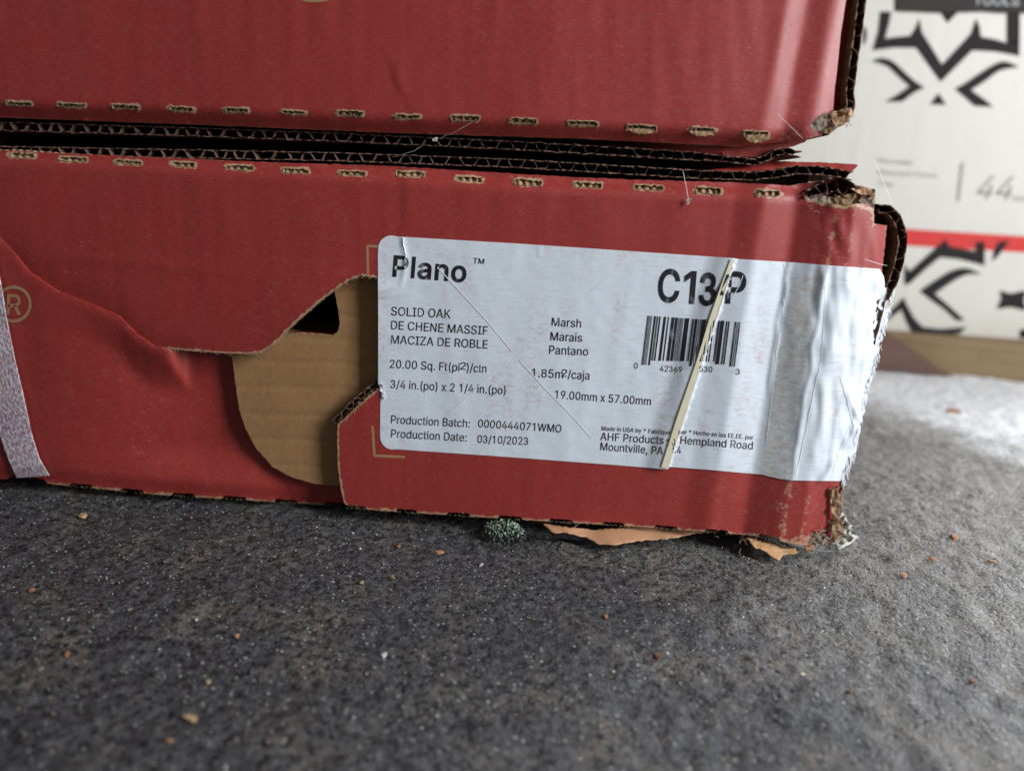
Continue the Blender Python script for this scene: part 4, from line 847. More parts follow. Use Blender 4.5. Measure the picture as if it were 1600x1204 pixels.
# torn white paper along the right edge and at the left tear
L = []; rnd = random.Random(4)
for i in range(150):
    t = rnd.random(); k = t * (len(lab_e) - 1); i0 = int(k); f = k - i0
    x = lerp(lab_e[i0][0], lab_e[min(i0 + 1, len(lab_e) - 1)][0], f); y = lerp(lab_e[i0][1], lab_e[min(i0 + 1, len(lab_e) - 1)][1], f)
    x += rnd.uniform(-5, 1); h = h_lab(x, y)
    L.append(([W(x, y, -h * MM), W(x + rnd.uniform(-2, 2.5), y + rnd.uniform(3, 7), -(h + .4) * MM), W(x + rnd.uniform(-3, 3), y + rnd.uniform(8, 15), -(h + rnd.uniform(-.5, .5)) * MM)], rnd.uniform(.00005, .00016)))
o = strands('torn_paper_edge', L, M['tear'], lab); o['kind'] = 'stuff'
ragged_patch('lifted_paper', [(592, 598), (598, 601), (603, 622), (600, 625), (595, 612)], M['tear'], lab, -.0006, .5, 6, 91, 2.0, .1)

# ------------------------------------------------------------------ frayed lower corner of the box
hairs(55, lambda r: (r.gauss(1300, 16), r.gauss(838, 10)), -.001, 11, .000045, 3, M['fibre'], 'frayed_corner_fibres', low)
hairs(40, lambda r: (1318 + r.uniform(-8, 5), r.uniform(755, 850)), .000, 10, .00009, 5, M['rim'], 'frayed_edge_fibres', low)
hairs(70, lambda r: (r.uniform(1262, 1366), r.gauss(316, 6)), -.0005, 5, .00005, 6, M['rim'], 'burst_core_fibres', low)
hairs(60, lambda r: (r.gauss(1225, 45), r.gauss(845, 5)), -.001, 9, .00006, 8, M['rim'], 'bottom_edge_fibres', low)
hairs(230, lambda r: (r.uniform(545, 1200), 0), 0, 1, .00004, 9, M['rim'], 'x', low) if False else None
hairs(260, lambda r: along(tl, r), -.0006, 4, .00005, 59, M['rim'], 'tongue_edge_fibres', low)
hl = []
for i in range(420):
    x = rnd.uniform(80, 1200); y = (bot_p1(x) if x > 540 else pl([(70, 750), (250, 768), (530, 785)], x)) + 3
    hh = (h_low if x > 540 else h_torn)(x, y - 6)
    hl.append(([W(x, y, -hh * MM), W(x + rnd.uniform(-2, 2), y + rnd.uniform(0, 3), -(hh - .2) * MM), W(x + rnd.uniform(-4, 4), y + rnd.uniform(1, 4.5), -(hh - .3) * MM)], .00005))
o = strands('bottom_fringe', hl, M['rim'], low); o['kind'] = 'stuff'
ragged_patch('peeled_liner', [(1296, 764), (1308, 758), (1314, 780), (1312, 806), (1318, 830), (1310, 846), (1298, 842), (1302, 812), (1298, 790)], M['torn'], low, -.0003, 1.0, 8, 101, 2.4, .3)
ragged_patch('peeled_liner', [(1246, 834), (1268, 828), (1288, 836), (1300, 846), (1280, 852), (1256, 849)], M['pulp'], low, -.0006, 1.0, 7, 103, 2.4, .3)
ragged_patch('torn_liner', [(1306, 812), (1318, 800), (1326, 815), (1340, 836), (1330, 846), (1312, 851), (1300, 848)], M['web'], low, .001, 1.6, 7, 97, 2.5, .4)

# ------------------------------------------------------------------ upper box
U0 = Vector((W(700, 200).x, 0, W(700, 215).z))
up = empty('flooring_carton', U0, 'upper red cardboard flooring carton stacked on the labelled one, only its bottom edge showing', 'cardboard box')
bot_u = [(1283, 212), (1265, 216), (1245, 220), (1215, 222), (1190, 226), (1150, 229), (1100, 226), (900, 216), (600, 207), (300, 194), (0, 183), (-60, 180)]
out_u = jag([(-60, -60), (700, -60), (1337, -60), (1322, 0), (1314, 50), (1309, 100), (1304, 140), (1302, 172), (1294, 176), (1291, 190), (1288, 205)], .5, 8, 1, False, 5) + jag(bot_u, 1.0, 8, 3, False, 4)
def wear_u(px, py):
    v = 0
    s = px + .20 * (py - 60)
    if px > 1150: v = max(v, .36 * math.exp(-((s - 1207) / 4) ** 2), .40 * sm(185, 212, py) * sm(1150, 1230, px), .30 * math.exp(-((s - 1322) / 6) ** 2),
                          .55 * math.exp(-((px - 1275) / 14) ** 2 - ((py - 194) / 8) ** 2))
    return v
sheet('front_panel', out_u, up_holes, h_up, [M['red'], M['torn']], up, 0.0, 3.0, 6.5, wear_slots(UP_SLOTS, wear_u, 25, 5.2, 0))
core('corrugated_core', UP_SLOTS, h_up, up, 1.1)
rims('frayed_paper_fibres', up_holes, h_up, up, 9)
# torn lips hanging under the right-hand cuts
for (x, y), dd in zip(UP_SLOTS[9:], (5, 6, 9, 9, 12)):
    ragged_patch('torn_lip', [(x - 20, y + 1), (x + 20, y + 1), (x + 19, y + dd * .7), (x + 8, y + dd), (x - 8, y + dd), (x - 18, y + dd * .6)], M['torn'], up, 0.0006 + (.0004), .4, 6, x, 2.4, .3)

corrugated('side_wall', [(1354, -60), (1347, 0), (1341, 50), (1335, 90), (1331, 120), (1328, 145), (1330, 165), (1322, 182), (1305, 194), (1290, 206)], 12, .0058, .22, up, 40, 1.2, 21, 0, .28, 3.0, 1.0)
sheet('side_lining', resample([(1290, -60), (1352, -60), (1340, 40), (1328, 140), (1318, 180), (1296, 190), (1285, 190), (1285, 60)], 6), [], lambda x, y: -(x - 1300) * .05, [M['red'], M['torn']], up, .0110, 1.0, 8)
hairs(60, lambda r: (1295 + r.uniform(-12, 36), 196 - r.uniform(0, 18)), .002, 8, .00008, 15, M['rim'], 'frayed_corner_fibres', up)
ragged_patch('burst_core', [(1296, 176), (1312, 172), (1326, 168), (1333, 176), (1324, 192), (1306, 200), (1294, 211), (1288, 208)], M['torn'], up, .0035, .7, 9, 66, 2.6, .4)
ragged_patch('torn_ply', [(1278, 182), (1294, 176), (1292, 192), (1287, 206), (1272, 204), (1264, 196)], M['pulp'], up, -.0001, .4, 7, 68, 2.4, .2)
ragged_patch('torn_ply', [(1300, 186), (1318, 180), (1330, 168), (1334, 178), (1320, 192), (1306, 198)], M['scrap'], up, .0026, .5, 7, 69, 2.4, .3)
xru = W(1285, 100).x; zbu = W(700, 203).z
zr = W(1150, 215, .01).z; 
tilted('carton_floor', (-700, 160), (1255, 208), .006, .215, .002, M['red'], up)
box('carton_lid', (xl, .0, zbu + .098), (xru, .215, zbu + .101), M['red'], up)
box('back_panel', (xl, .215, zbu), (xru, .218, zbu + .101), M['red'], up)
box('left_panel', (xl - .003, 0, zbu), (xl, .218, zbu + .101), M['red'], up)
corrugated('bottom_flap', [(-60, 194), (0, 197), (300, 206), (530, 214.5), (800, 227), (1000, 238.5), (1100, 245), (1150, 250), (1180, 253), (1198, 247), (1212, 238), (1230, 236), (1252, 241)],
           12.5, .0055, .10, up, 39, 1.8, 31, 0, .26, 3.0, 1.0, lambda t: 1.0 if t < .88 else .72)
sheet('gap_filler', jag([(1120, 215), (1225, 212), (1262, 214), (1258, 222), (1240, 229), (1212, 233), (1190, 246), (1130, 243)], .8, 6, 14, True, 4), [], lambda x, y: .4 * n3(x, y, 20), [M['red'], M['torn']], up, .0075, .5, 6)
sheet('upper_print', jag([(464, -20), (520, -20), (519, -2), (505, 3), (488, 4.5), (470, 1)], .8, 6, 4, True, 3), [], lambda x, y: h_up(x, y) + .06, [M['gold'], M['gold']], up, 0, .05, 5)

# ------------------------------------------------------------------ strap
def strap_mat():
    t = NT('woven_plastic_strap')
    a = t.noise(1.0, 3, .6, t.mapping((1300, 1300, 800), (0, .25, 0)))
    c = t.mix(t.ramp(a, [(.42, 0), (.62, 1)]), (.36, .21, .25), (.72, .66, .76))
    c = t.mix(t.ramp(t.noise(60, 2), [(.4, 0), (.7, .5)]), c, (.50, .45, .36))
    return t.out(c, .28, t.bump(a, .0006, .8), .6)
M['strap'] = strap_mat()
rr = [(-22, 330), (0, 440), (10, 500), (22, 560), (36, 620), (49, 680), (60, 715), (76, 743)]
ll = [(26, 746), (12, 715), (0, 680), (-14, 620), (-26, 560), (-36, 500), (-46, 440), (-66, 330)]
st = sheet('packing_strap', resample(rr, 5, False) + resample(ll, 5, False), [], lambda x, y: .75 + .5 * n3(x, y, 60, 3) - 1.2 * sm(725, 750, y) + max(0, h_torn(x, y) if y > crease_y(x) else 0) * .2, [M['strap'], M['strap']], None, -.0006, .4, 4)
tag(st, 'translucent white woven packing strap wrapped round the left end of the lower carton', 'strap')

# ------------------------------------------------------------------ scraps on the floor
def scrap(name, outline, label, cat, mat, z, tilt, amp, seed, thick=.00025, grid=3.0):
    """sheet lying on the floor, outline traced in photo pixels, tilt = metres of rise per pixel upward in the picture"""
    o2 = jag(outline, 1.6, 6, seed, True, 2.5)
    V = [Vector(p) for p in o2]; n = len(V)
    y = min(p[1] for p in o2)
    while y < max(p[1] for p in o2):
        x = min(p[0] for p in o2)
        while x < max(p[0] for p in o2):
            V.append(Vector((x + random.uniform(-.6, .6), y + random.uniform(-.4, .4)))); x += grid
        y += grid
    r = delaunay_2d_cdt(V, [(i, (i + 1) % n) for i in range(n)], [], 0, 1e-3)
    ymax = max(p[1] for p in o2)
    P = []
    for v in r[0]:
        h = z + (ymax - v.y) * tilt + amp * (1.6 * n3(v.x, v.y, 48, seed) + .25 * n3(v.x, v.y, 17, seed + 2)) + amp * .8
        P.append(G(v.x, v.y, max(.0003, h)))
    Fc = [tuple(f) for f in r[2] if inside((sum(r[0][i].x for i in f) / 3, sum(r[0][i].y for i in f) / 3), o2)]
    m = len(P); low_ = [p - Vector((0, 0, thick)) for p in P]
    cnt = {}
    for f in Fc:
        for k in range(3): cnt[(f[k], f[(k + 1) % 3])] = 1
    F2 = Fc + [(f[0] + m, f[2] + m, f[1] + m) for f in Fc] + [(a, a + m, b + m, b) for a, b in cnt if (b, a) not in cnt]
    org = sum(P, Vector()) / m; org.z = 0
    o = mesh(name, P + low_, F2, mat, None, smooth=True, origin=org)
    return tag(o, label, cat) if label else o
sc = scrap('paper_scrap', [(848, 817), (865, 820), (895, 824), (930, 827), (960, 825), (1010, 820), (1040, 821), (1046, 826), (1110, 817), (1124, 818), (1126, 828), (1090, 832), (1042, 841), (1010, 843), (985, 846), (960, 851), (935, 849), (915, 838), (885, 832), (862, 831)],
           'long torn strip of tan paper curling out from under the lower carton', 'paper scrap', M['scrap'], .0030, .00008, .00035, 5)
scrap('wood_shaving', [(1166, 839), (1185, 843), (1205, 848), (1222, 856), (1243, 855), (1246, 863), (1224, 866), (1217, 874), (1204, 868), (1195, 860), (1180, 855)],
      'orange brown curled wood shaving lying flat below the frayed bottom right corner', 'wood shaving', M['shaving'], .0018, .0001, .0006, 9)
scrap('wood_chip', [(1256, 846), (1264, 841), (1271, 848), (1268, 856), (1258, 857)], 'small bright orange wood chip wedged under the corner of the lower carton', 'wood chip', M['orange'], .0012, .0001, .0006, 13, .0008, 2)
scrap('web_scrap', [(1306, 850), (1318, 832), (1330, 830), (1341, 838), (1328, 848), (1308, 858)], 'pale matted scrap of web and dust sticking out at the bottom right corner', 'dust scrap', M['web'], .0008, .00012, .0012, 17, .0004, 2)
# straw-like splinters by the shaving
sp = []
for i in range(30):
    x = rnd.uniform(1168, 1215); y = 842 + (x - 1168) * .22 + rnd.uniform(-4, 5); l = rnd.uniform(8, 22)
    sp.append(([G(x, y, .0012), G(x + l * .5, y + l * .14, .0016 + rnd.uniform(0, .001)), G(x + l, y + l * .3, .0008)], rnd.uniform(.0001, .00022)))
o = strands('splinters', sp, M['shaving'], None, origin=G(1190, 850)); o['kind'] = 'stuff'
tag(o, 'tangle of straw coloured splinters under the bottom edge near the right corner', 'splinters')
# green tuft
def tuft():
    c = G(790, 842); V = []; Fc = []; fm = []; r = random.Random(11)
    T = empty('lint_clump', (c.x, c.y, 0), 'small clump of green and white crumbs on dark fluff in front of the carton', 'lint clump')
    for i in range(650):
        a = r.uniform(0, 6.28); q = math.sqrt(r.random()); x = c.x - .0008 + .0075 * q * math.cos(a); y = c.y + .0050 * q * math.sin(a)
        z = .0050 * (1 - q * q) ** .55 * r.uniform(.7, 1.15) + .0006 + .0008 * noise.noise(Vector((x * 900, y * 900, 0)))
        s = r.uniform(.00018, .0005); b = len(V)
        for d in ((1, 0, 0), (-1, 0, 0), (0, 1, 0), (0, -1, 0), (0, 0, 1), (0, 0, -1)):
            V.append(Vector((x, y, z)) + Vector(d) * s * r.uniform(.6, 1.5))
        mi = r.choice([0, 0, 1, 2, 2]) if z > .0030 else r.choice([3, 3, 2])
        for f in ((0, 2, 4), (2, 1, 4), (1, 3, 4), (3, 0, 4), (2, 0, 5), (1, 2, 5), (3, 1, 5), (0, 3, 5)):
            Fc.append([b + k for k in f]); fm.append(mi)
    g = [flat('green_crumb', (.12, .20, .11), .7), flat('pale_crumb', (.44, .50, .40), .6), flat('grey_green_crumb', (.07, .09, .075), .8), flat('black_crumb', (.02, .02, .02), .9)]
    o = mesh('crumbs', V, Fc, g, T, fm); o['kind'] = 'stuff'
    L = []
    for i in range(260):
        a = r.uniform(0, 6.28); q = r.random(); p = Vector((c.x + .001 + .0095 * q * math.cos(a), c.y - .001 + .0062 * q * math.sin(a), r.uniform(.0003, .003 * (1 - q) + .0006)))
        if i > 190: p = Vector((c.x + .0085 + r.gauss(0, .0016), c.y + .001 + r.gauss(0, .001), r.uniform(.0003, .0022)))
        pts = [p.copy()]
        d = Vector((r.uniform(-1, 1), r.uniform(-1, 1), r.uniform(-.3, .6))).normalized()
        for k in range(4):
            p = p + d * .0007; p.z = max(p.z, .0003); d = (d + Vector((r.uniform(-1, 1), r.uniform(-1, 1), r.uniform(-.7, .5))) * .7).normalized(); pts.append(p.copy())
        L.append((pts, .00007))
    o = strands('dark_fluff', L, flat('dark_fluff', (.03, .026, .024), .9), T); o['kind'] = 'stuff'
tuft()
# chips one can pick out, each with its own photo position
CH = [(300, 1122, 26, 12, 'tan', 'largest pale tan wood chip on the dark floor at the lower left'),
      (265, 1156, 14, 6, 'or', 'thin orange sliver just below the large tan chip'),
      (370, 992, 11, 6, 'or', 'bright orange chip on the dark floor left of centre'),
      (106, 1021, 7, 9, 'or', 'small orange chip farthest left on the floor'),
      (687, 862, 17, 7, 'or', 'flat orange brown flake in front of the carton left of the green clump'),
      (614, 901, 6, 9, 'or', 'upright orange crumb below the printed production date'),
      (566, 910, 7, 6, 'tan', 'tan crumb left of the upright orange crumb'),
      (752, 882, 7, 7, 'gy', 'pale grey stone grain below the green clump'),
      (623, 853, 8, 5, 'or', 'orange crumb close to the bottom edge of the carton'),
      (945, 963, 9, 6, 'or', 'orange crumb in the middle of the floor below the paper strip'),
      (1254, 1053, 11, 4, 'pale', 'pale straw sliver on the floor at the lower right'),
      (1411, 897, 12, 6, 'or', 'orange flake right of the frayed corner on the grey floor'),
      (1458, 873, 14, 4, 'or', 'long orange flake farther right on the grey floor'),
      (1551, 877, 12, 4, 'or', 'orange flake nearest the right edge of the picture'),
      (1490, 641, 22, 9, 'or', 'blurred orange wood chip on the pale floor behind the carton'),
      (1327, 1080, 9, 7, 'br', 'dark brown crumb at the lower right of the floor'),
      (1520, 1062, 14, 6, 'br', 'dark reddish flake at the far lower right'),
      (1492, 838, 10, 8, 'or', 'rusty orange grain on the grey floor right of the corner'),
      (130, 805, 12, 9, 'tan', 'pale yellow crumb near the carton at the far left'),
      (50, 921, 14, 6, 'or', 'orange sliver on the dark floor at the left edge'),
      (325, 1064, 8, 8, 'tan', 'cream grain above and right of the large tan chip'),
      (600, 1022, 9, 9, 'gy', 'white grain left of the middle of the dark floor'),
      (1028, 1024, 12, 11, 'br', 'brown woody crumb at the middle of the floor')]
cm = {'tan': flat('tan_chip', (.40, .29, .15), .7), 'or': flat('orange_chip', (.33, .16, .08), .8), 'gy': flat('grey_grain', (.42, .42, .42), .6), 'pale': flat('straw_chip', (.62, .52, .33), .7), 'br': flat('brown_chip', (.13, .06, .035), .8)}
for i, (x, y, wx, hy, k, lb) in enumerate(CH):
    r = random.Random(100 + i); c = G(x, y, .0006)
    a = G(x - wx / 2, y, .0006); b = G(x + wx / 2, y, .0006); L_ = (b - a).length * .85; d_ = .85 * (G(x, y + hy / 2, .0006) - G(x, y - hy / 2, .0006)).length * .8
    bm = bmesh.new(); bmesh.ops.create_icosphere(bm, subdivisions=1, radius=1)
    an = r.uniform(-.5, .5)
    for v in bm.verts:
        q = v.co.normalized(); e = 1 + .7 * noise.noise(q * 1.6 + Vector((i * 3.3, 0, 0))) + .5 * noise.noise(q * 4 + Vector((0, i * 2.1, 0)))
        q = Vector((max(-.8, min(.8, q.x)), max(-.8, min(.8, q.y)), max(-.6, min(.6, q.z)))) * e
        x_, y_ = q.x * L_ / 1.6, q.y * d_ / 1.6
        v.co = Vector((x_ * math.cos(an) - y_ * math.sin(an), x_ * math.sin(an) + y_ * math.cos(an), q.z * min(L_, d_, .0016) * .4))
    bm.verts.index_update(); o = mesh('floor_crumb', [c + v.co for v in bm.verts], [[v.index for v in f.verts] for f in bm.faces], cm[k], None, origin=(c.x, c.y, 0)); bm.free()
    tag(o, lb, 'wood chip' if k != 'gy' else 'grain', 'chips and crumbs on the floor')
# uncounted grit
def grit():
    r = random.Random(21); V = []; Fc = []; fm = []
    for i in range(46000):
        x = r.uniform(-.24, .45); y = r.uniform(-.20, .45) if r.random() < .2 else r.uniform(-.17, .07)
        if y > .004 and x < W(1290, 700).x: continue
        s = r.choice([.00009, .00011, .00014, .00018, .00023]) * r.uniform(.7, 1.3)
        if r.random() < .015: s *= 1.8
        b = len(V); z = .0003 + s * .3
        for d in ((1, 0, 0), (-1, 0, 0), (0, 1, 0), (0, -1, 0), (0, 0, .8), (0, 0, -.8)):
            V.append(Vector((x, y, z)) + Vector(d) * s * r.uniform(.6, 1.5))
        mi = r.choices([0, 1, 2, 3, 4], [2.2, 2.2, .7, 5, 5])[0]
        for f in ((0, 2, 4), (2, 1, 4), (1, 3, 4), (3, 0, 4), (2, 0, 5), (1, 2, 5), (3, 1, 5), (0, 3, 5)):
            Fc.append([b + k for k in f]); fm.append(mi)
    g = [flat('white_grit', (.50, .50, .49), .4), flat('tan_grit', (.36, .29, .19), .6), flat('rust_grit', (.34, .15, .08), .7), flat('black_grit', (.012, .012, .012), .5), flat('grey_grit', (.16, .155, .15), .5)]
    o = mesh('grit', V, Fc, g, None, fm); o['kind'] = 'stuff'; tag(o, 'fine white, tan and black grit scattered over the dark floor', 'grit')
grit()

# ------------------------------------------------------------------ cobweb strands and hairs
def silk(pts, label, rad=.00006, mat='silk', cat='fibre', group=None):
    P = [W(x, y, d) for x, y, d in pts]
    o = strands('loose_fibre', [(P, rad)], M[mat], None, origin=P[0]); tag(o, label, cat, group)
def bend(a, b, n, sag, d0, d1, jit=0):
    return [(lerp(a[0], b[0], i / n) + rnd.uniform(-jit, jit), lerp(a[1], b[1], i / n) + sag * math.sin(math.pi * i / n) + rnd.uniform(-jit, jit), lerp(d0, d1, i / n)) for i in range(n + 1)]
GR = 'stray fibres on the cartons'
silk(bend((745, 186), (676, 220), 12, 3, -.0012, .003, .8), 'dusty kinked web strand hanging from the ninth cut of the upper carton', .00008, group=GR)
silk(bend((660, 229), (612, 246), 8, 2, .003, .003, .8), 'faint web strand in the gap between the two cartons', .00005, group=GR)
silk(bend((1067, 266), (1076, 312), 8, -1, .002, -.0015, 0), 'curved bluish hair crossing the top edge of the lower carton', .000055, 'crease', group=GR)
silk(bend((1213, 176), (1256, 218), 8, 0, -.002, -.002, .3), 'straight pale hair crossing the lower right corner of the upper carton', .00006, group=GR)
silk(bend((1367, 250), (1394, 318), 8, 0, .004, .004, .2), 'long pale hair rising from the right corner against the white box', .00006, 'crease', group=GR)
silk(bend((1350, 404), (1386, 415), 6, 1, -.001, -.0005, 0), 'short white hair beside the label top right corner', .00006, 'crease', group=GR)
silk(bend((1313, 783), (1330, 826), 6, 2, -.001, -.001, .6), 'web thread down the frayed right edge of the lower carton', .00006, group=GR)
silk(bend((1238, 850), (1303, 861), 8, 2, -.003, -.003, .6), 'level web thread below the bottom right corner', .00007, group=GR)
silk(bend((908, 815), (896, 824), 5, 0, -.001, -.002, .5), 'wisp of web above the tan paper strip', .00006, group=GR)
lm = silk
g1 = ragged_patch('dust_speck', [(676, 216), (684, 215), (682, 222), (677, 221)], M['web'], None, .003, .3, 3, 5, 1.6, .4); tag(g1, 'pale speck of dust caught on the web strand in the gap', 'dust')
g2 = ragged_patch('dust_speck', [(1073, 311), (1080, 310), (1078, 319), (1074, 318)], M['web'], None, -.0010, .3, 3, 9, 1.6, .3); tag(g2, 'pale speck at the foot of the curved bluish hair', 'dust')

# ------------------------------------------------------------------ background carton on boards
DB = G(1440, 583).y + .012                      # front plane of the board; found from where it meets the floor
print('CAM', CAM, 'bg depth', DB)
def white_box_mat():
    t = NT('white_printed_carton')
    f = t.noise(90, 4, .6, t.mapping((1, 1, .25)))
    return t.out(t.mix(f, (.455, .43, .375), (.53, .505, .45)), .5, t.bump(f, .0006, .5), .45)
M['wbox'] = white_box_mat(); M['bink'] = flat('brown_black_ink', (.018, .015, .015), .75, .15, 200, .0001, .2)
M['redband'] = flat('red_band_ink', (.48, .028, .024), .6, .25, 200, .0001, .1)
M['gink'] = flat('soft_grey_print', (.24, .24, .23), .6, .3, 200, .0001, .1)
DW = DB + .012
bl = W(1150, 500, DW); br = W(1700, 531, DW)
wb = empty('tile_carton', (W(1480, 520, DW).x, DW, W(1480, 520, DW).z), 'white carton with black geometric pattern and a red stripe behind the red cartons', 'cardboard box')
zb_ = W(1480, 524, DW).z; xw0 = W(1150, 300, DW).x; xw1 = W(1900, 300, DW).x; ztop = W(1480, -140, DW).z
def quad_px(name, pts, y, mat, parent, thick=.0):
    return sheet(name, resample(pts, 12), [], lambda a, b: 0, [mat, mat], parent, y, thick or .2, 40)
# carton body as a closed box standing on the board
def wq(px, py): return W(px, py, DW)
c0, c1, c2, c3 = wq(1130, 498), wq(1900, 548), wq(1900, -140), wq(1130, -140)
dpt = Vector((0, .30, 0))
def face_panel(name, a, b, c, d, mat, parent, th):
    n = (b - a).cross(c - a).normalized() * th
    V = [a, b, c, d, a + n, b + n, c + n, d + n]
    return mesh(name, V, [(0, 1, 2, 3), (7, 6, 5, 4), (0, 4, 5, 1), (1, 5, 6, 2), (2, 6, 7, 3), (3, 7, 4, 0)], mat, parent)
face_panel('front_panel', c0, c1, c2, c3, M['wbox'], wb, -.003)
face_panel('side_panel', c0 + Vector((0, .0035, 0)), c3 + Vector((0, .0035, 0)), c3 + dpt, c0 + dpt, M['wbox'], wb, -.003)
face_panel('lid', c3 + Vector((.004, .0035, -.001)), c2 + Vector((0, .0035, -.001)), c2 + dpt, c3 + dpt + Vector((.004, 0, 0)), M['wbox'], wb, -.003)
face_panel('back_panel', c0 + dpt, c3 + dpt, c2 + dpt, c1 + dpt, M['wbox'], wb, .003)
def Z2(pts): return [(x / 5.714 + 1320, y / 5.714) for x, y in pts]
def Z4(pts): return [(x / 4.63 + 1340, y / 4.63 + 380) for x, y in pts]
def curve(pts, n=6):                      # Catmull-Rom through the points
    out = []; m = len(pts)
    for i in range(m - 1):
        p0, p1, p2, p3 = pts[max(0, i - 1)], pts[i], pts[i + 1], pts[min(m - 1, i + 2)]
        for k in range(n):
            t = k / n
            out.append(tuple(.5 * (2 * p1[j] + (p2[j] - p0[j]) * t + (2 * p0[j] - 5 * p1[j] + 4 * p2[j] - p3[j]) * t * t + (3 * p1[j] - p0[j] - 3 * p2[j] + p3[j]) * t ** 3) for j in (0, 1)))
    out.append(pts[-1]); return out
PAT = [
 Z2([(320, 105), (415, 105), (400, 200), (360, 345), (480, 330), (590, 320), (640, 240), (665, 170), (690, 290), (760, 400), (870, 580), (1000, 440), (1130, 300), (1175, 170), (1205, 240), (1215, 330), (1330, 350), (1450, 385), (1450, 110), (1565, 110), (1560, 500), (1350, 460), (1140, 450), (1000, 590), (860, 730), (750, 580), (640, 425), (440, 425), (250, 450), (300, 280)]),
 Z2([(860, 115), (1010, 115), (920, 205)]),
 Z2(curve([(240, 545), (330, 520), (430, 550), (530, 640), (620, 720), (715, 785)]) + curve([(715, 785), (620, 830), (520, 905)]) + [(360, 910)] + curve([(360, 910), (480, 840), (580, 770)]) + curve([(580, 770), (480, 680), (380, 590), (240, 545)])),
 Z2(curve([(1560, 600), (1430, 550), (1330, 580), (1200, 660), (1080, 740), (985, 795)]) + [(985, 795), (1080, 870), (1160, 945), (1325, 955), (1250, 890), (1130, 805)] + curve([(1130, 805), (1260, 720), (1390, 630), (1560, 600)])),
 Z2([(840, 835), (905, 935), (765, 930)]),
 Z2([(165, 230), (195, 270), (195, 350), (165, 410)]),
 Z4([(350, 285), (380, 200), (470, 120), (560, 40), (615, -10), (640, -30), (660, 20), (760, 40), (855, 60), (855, -10), (920, -12), (920, 160), (740, 115), (600, 100), (500, 180), (380, 290)]),
 Z4([(340, 150), (370, 200), (420, 210), (355, 305), (340, 290)]),
 Z4([(975, 130), (990, 50), (1020, -10), (1100, -20), (1080, 10), (1020, 90)]),
 Z4(curve([(450, 345), (560, 270), (680, 200), (790, 180), (900, 225)]) + curve([(900, 225), (800, 225), (700, 270), (560, 365)]) + [(560, 365), (660, 450), (775, 555), (720, 560), (620, 470), (520, 400)]),
 Z4([(335, 390), (350, 430), (410, 540), (470, 605), (600, 620), (790, 605), (740, 655), (560, 665), (400, 655), (350, 560), (320, 480), (210, 560), (230, 500)]),
 Z4(curve([(1030, 340), (1110, 362), (1215, 345), (1205, 410), (1215, 480), (1110, 462), (1015, 470), (1040, 405), (1030, 340)])),
 Z4([(1180, 625), (1260, 610), (1260, 690), (1170, 680)]),
]
for p in PAT:
    sheet('printed_motif', resample(p, 5), [], lambda a, b: 0, [M['bink'], M['bink']], wb, DW - .0005, .1, 25)
quad_px('red_stripe', [(1150, 338), (1422, 358), (1900, 388), (1900, 412), (1422, 384), (1150, 366)], DW - .00025, M['redband'], wb, .1)
zero = lambda x, y: 0
for a, b, wd in (((1372, 250), (1426, 255), 8), ((1374, 270), (1420, 272), 7), ((1428, 271), (1466, 276), 7), ((1370, 287), (1398, 290), 6)):
    strip_px('small_print', [a, b], wd * .6, zero, M['gink'], wb, 0).location.y = DW * 0
for o in [o for o in wb.children if o.name.startswith('small_print')]: bpy.data.objects.remove(o)
letter('small_print', 'Porcelain', (1372, 254), (1426, 258), 7, zero, wb, M['gink'], 0, .35, DW)
letter('small_print', 'Glazed Floor', (1371, 272), (1466, 278), 7, zero, wb, M['gink'], 0, .35, DW)
letter('small_print', 'Tile', (1371, 290), (1396, 292), 7, zero, wb, M['gink'], 0, .35, DW)
letter('large_number', '44', (1523, 311), (1577, 313), 38, zero, wb, flat('grey_number_ink', (.09, .09, .09), .6), -.008, .35, DW, lean=-.35)
letter('large_number', 'mm', (1583, 314), (1612, 315), 9, zero, wb, M['gink'], 0, .35, DW)
def strip_at(name, pts, wd, y, mat, parent): return sheet(name, [(pts[0][0] - wd / 2, pts[0][1]), (pts[0][0] + wd / 2, pts[0][1]), (pts[1][0] + wd / 2, pts[1][1]), (pts[1][0] - wd / 2, pts[1][1])], [], zero, [mat, mat], parent, y, .1, 30)
strip_at('printed_rule', [(1504, 254), (1497, 314)], 4, DW - .0004, M['gink'], wb)
# dark tape with a blurred caption along the top
M['tape'] = flat('dark_tape', (.030, .027, .022), .75, .2, 60, .0003, .35)
sheet('dark_tape', resample([(1402, -80), (1700, -80), (1700, 22), (1560, 20), (1535, 18), (1470, 20), (1400, 17)], 8), [], zero, [M['tape'], M['tape']], wb, DW - .0012, .4, 30)
letter('tape_caption', 'TOOLS', (1522, 8), (1592, 9), 14, zero, wb, flat('pale_caption', (.30, .31, .32), .5), .01, 1.9, DW)

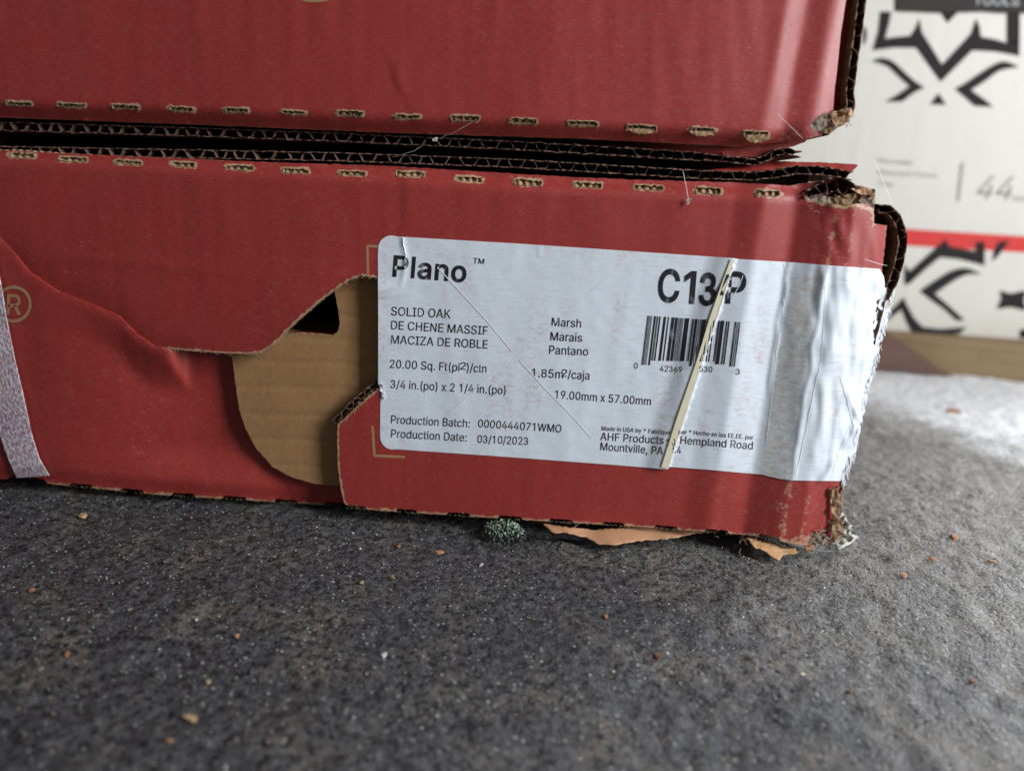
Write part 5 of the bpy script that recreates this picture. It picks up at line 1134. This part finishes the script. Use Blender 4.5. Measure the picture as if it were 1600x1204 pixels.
# plank under the white carton, dark piece in front
def board_mat(name, c0, c1):
    t = NT(name); g = t.noise(1.0, 4, .6, t.mapping((12, 60, 120)))
    return t.out(t.mix(g, c0, c1), .7, t.bump(g, .0012, .6), .3)
M['pal'] = board_mat('tan_board', (.17, .11, .055), (.27, .19, .105)); M['pal2'] = board_mat('red_brown_piece', (.085, .042, .032), (.13, .07, .05))
zbt = W(1480, 526, DW).z
b0 = G(1440, 583)
hgt = max(.004, zb_ - .0005)
pd = empty('plank', (b0.x, DB + .03, 0), 'tan plank lying on the floor under the white patterned carton', 'plank')
def slab(name, xa, ya, xb, yb, z0, z1a, z1b, depth, mat, parent):
    n = 24; V = []; Fc = []
    for i in range(n + 1):
        t = i / n; x = lerp(xa, xb, t); y = lerp(ya, yb, t) + .0012 * n3(x * 300, 0, 6, 5); zt_ = lerp(z1a, z1b, t)
        V += [Vector((x, y, z0)), Vector((x, y, zt_ - .0015)), Vector((x, y + .0015, zt_)), Vector((x, y + depth, zt_)), Vector((x, y + depth, z0))]
    for i in range(n):
        a = i * 5; b = a + 5
        for k in range(5): Fc.append((a + k, b + k, b + (k + 1) % 5, a + (k + 1) % 5))
    Fc.append(tuple(range(5))); Fc.append(tuple(range(n * 5 + 4, n * 5 - 1, -1)))
    return mesh(name, V, Fc, mat, parent)
ga = G(1240, 557); gb = G(1620, 601)
slope = (gb.y - ga.y) / (gb.x - ga.x)
xa = ga.x - .05; xb = gb.x + .35
za = c0.z; zc = c1.z
def ztop_at(x): return lerp(c0.z, c1.z, (x - c0.x) / (c1.x - c0.x)) - .0006
slab('board', xa, ga.y - .05 * slope, xb, gb.y + .35 * slope, .0003, ztop_at(xa), ztop_at(xb), .32, M['pal'], pd)
sl = quad = None
xs0 = G(1240, 557)
rb = sheet('dark_piece', resample([(1240, 545), (1330, 518), (1392, 522), (1425, 545), (1470, 578), (1500, 592), (1400, 578), (1240, 562)], 6), [], zero, [M['pal2'], M['pal2']], None, G(1400, 580).y - .006, 5.0, 20)  # upright dark reddish sheet over the plank's lower left front
tag(rb, 'dark reddish brown piece in front of the tan plank', 'board')
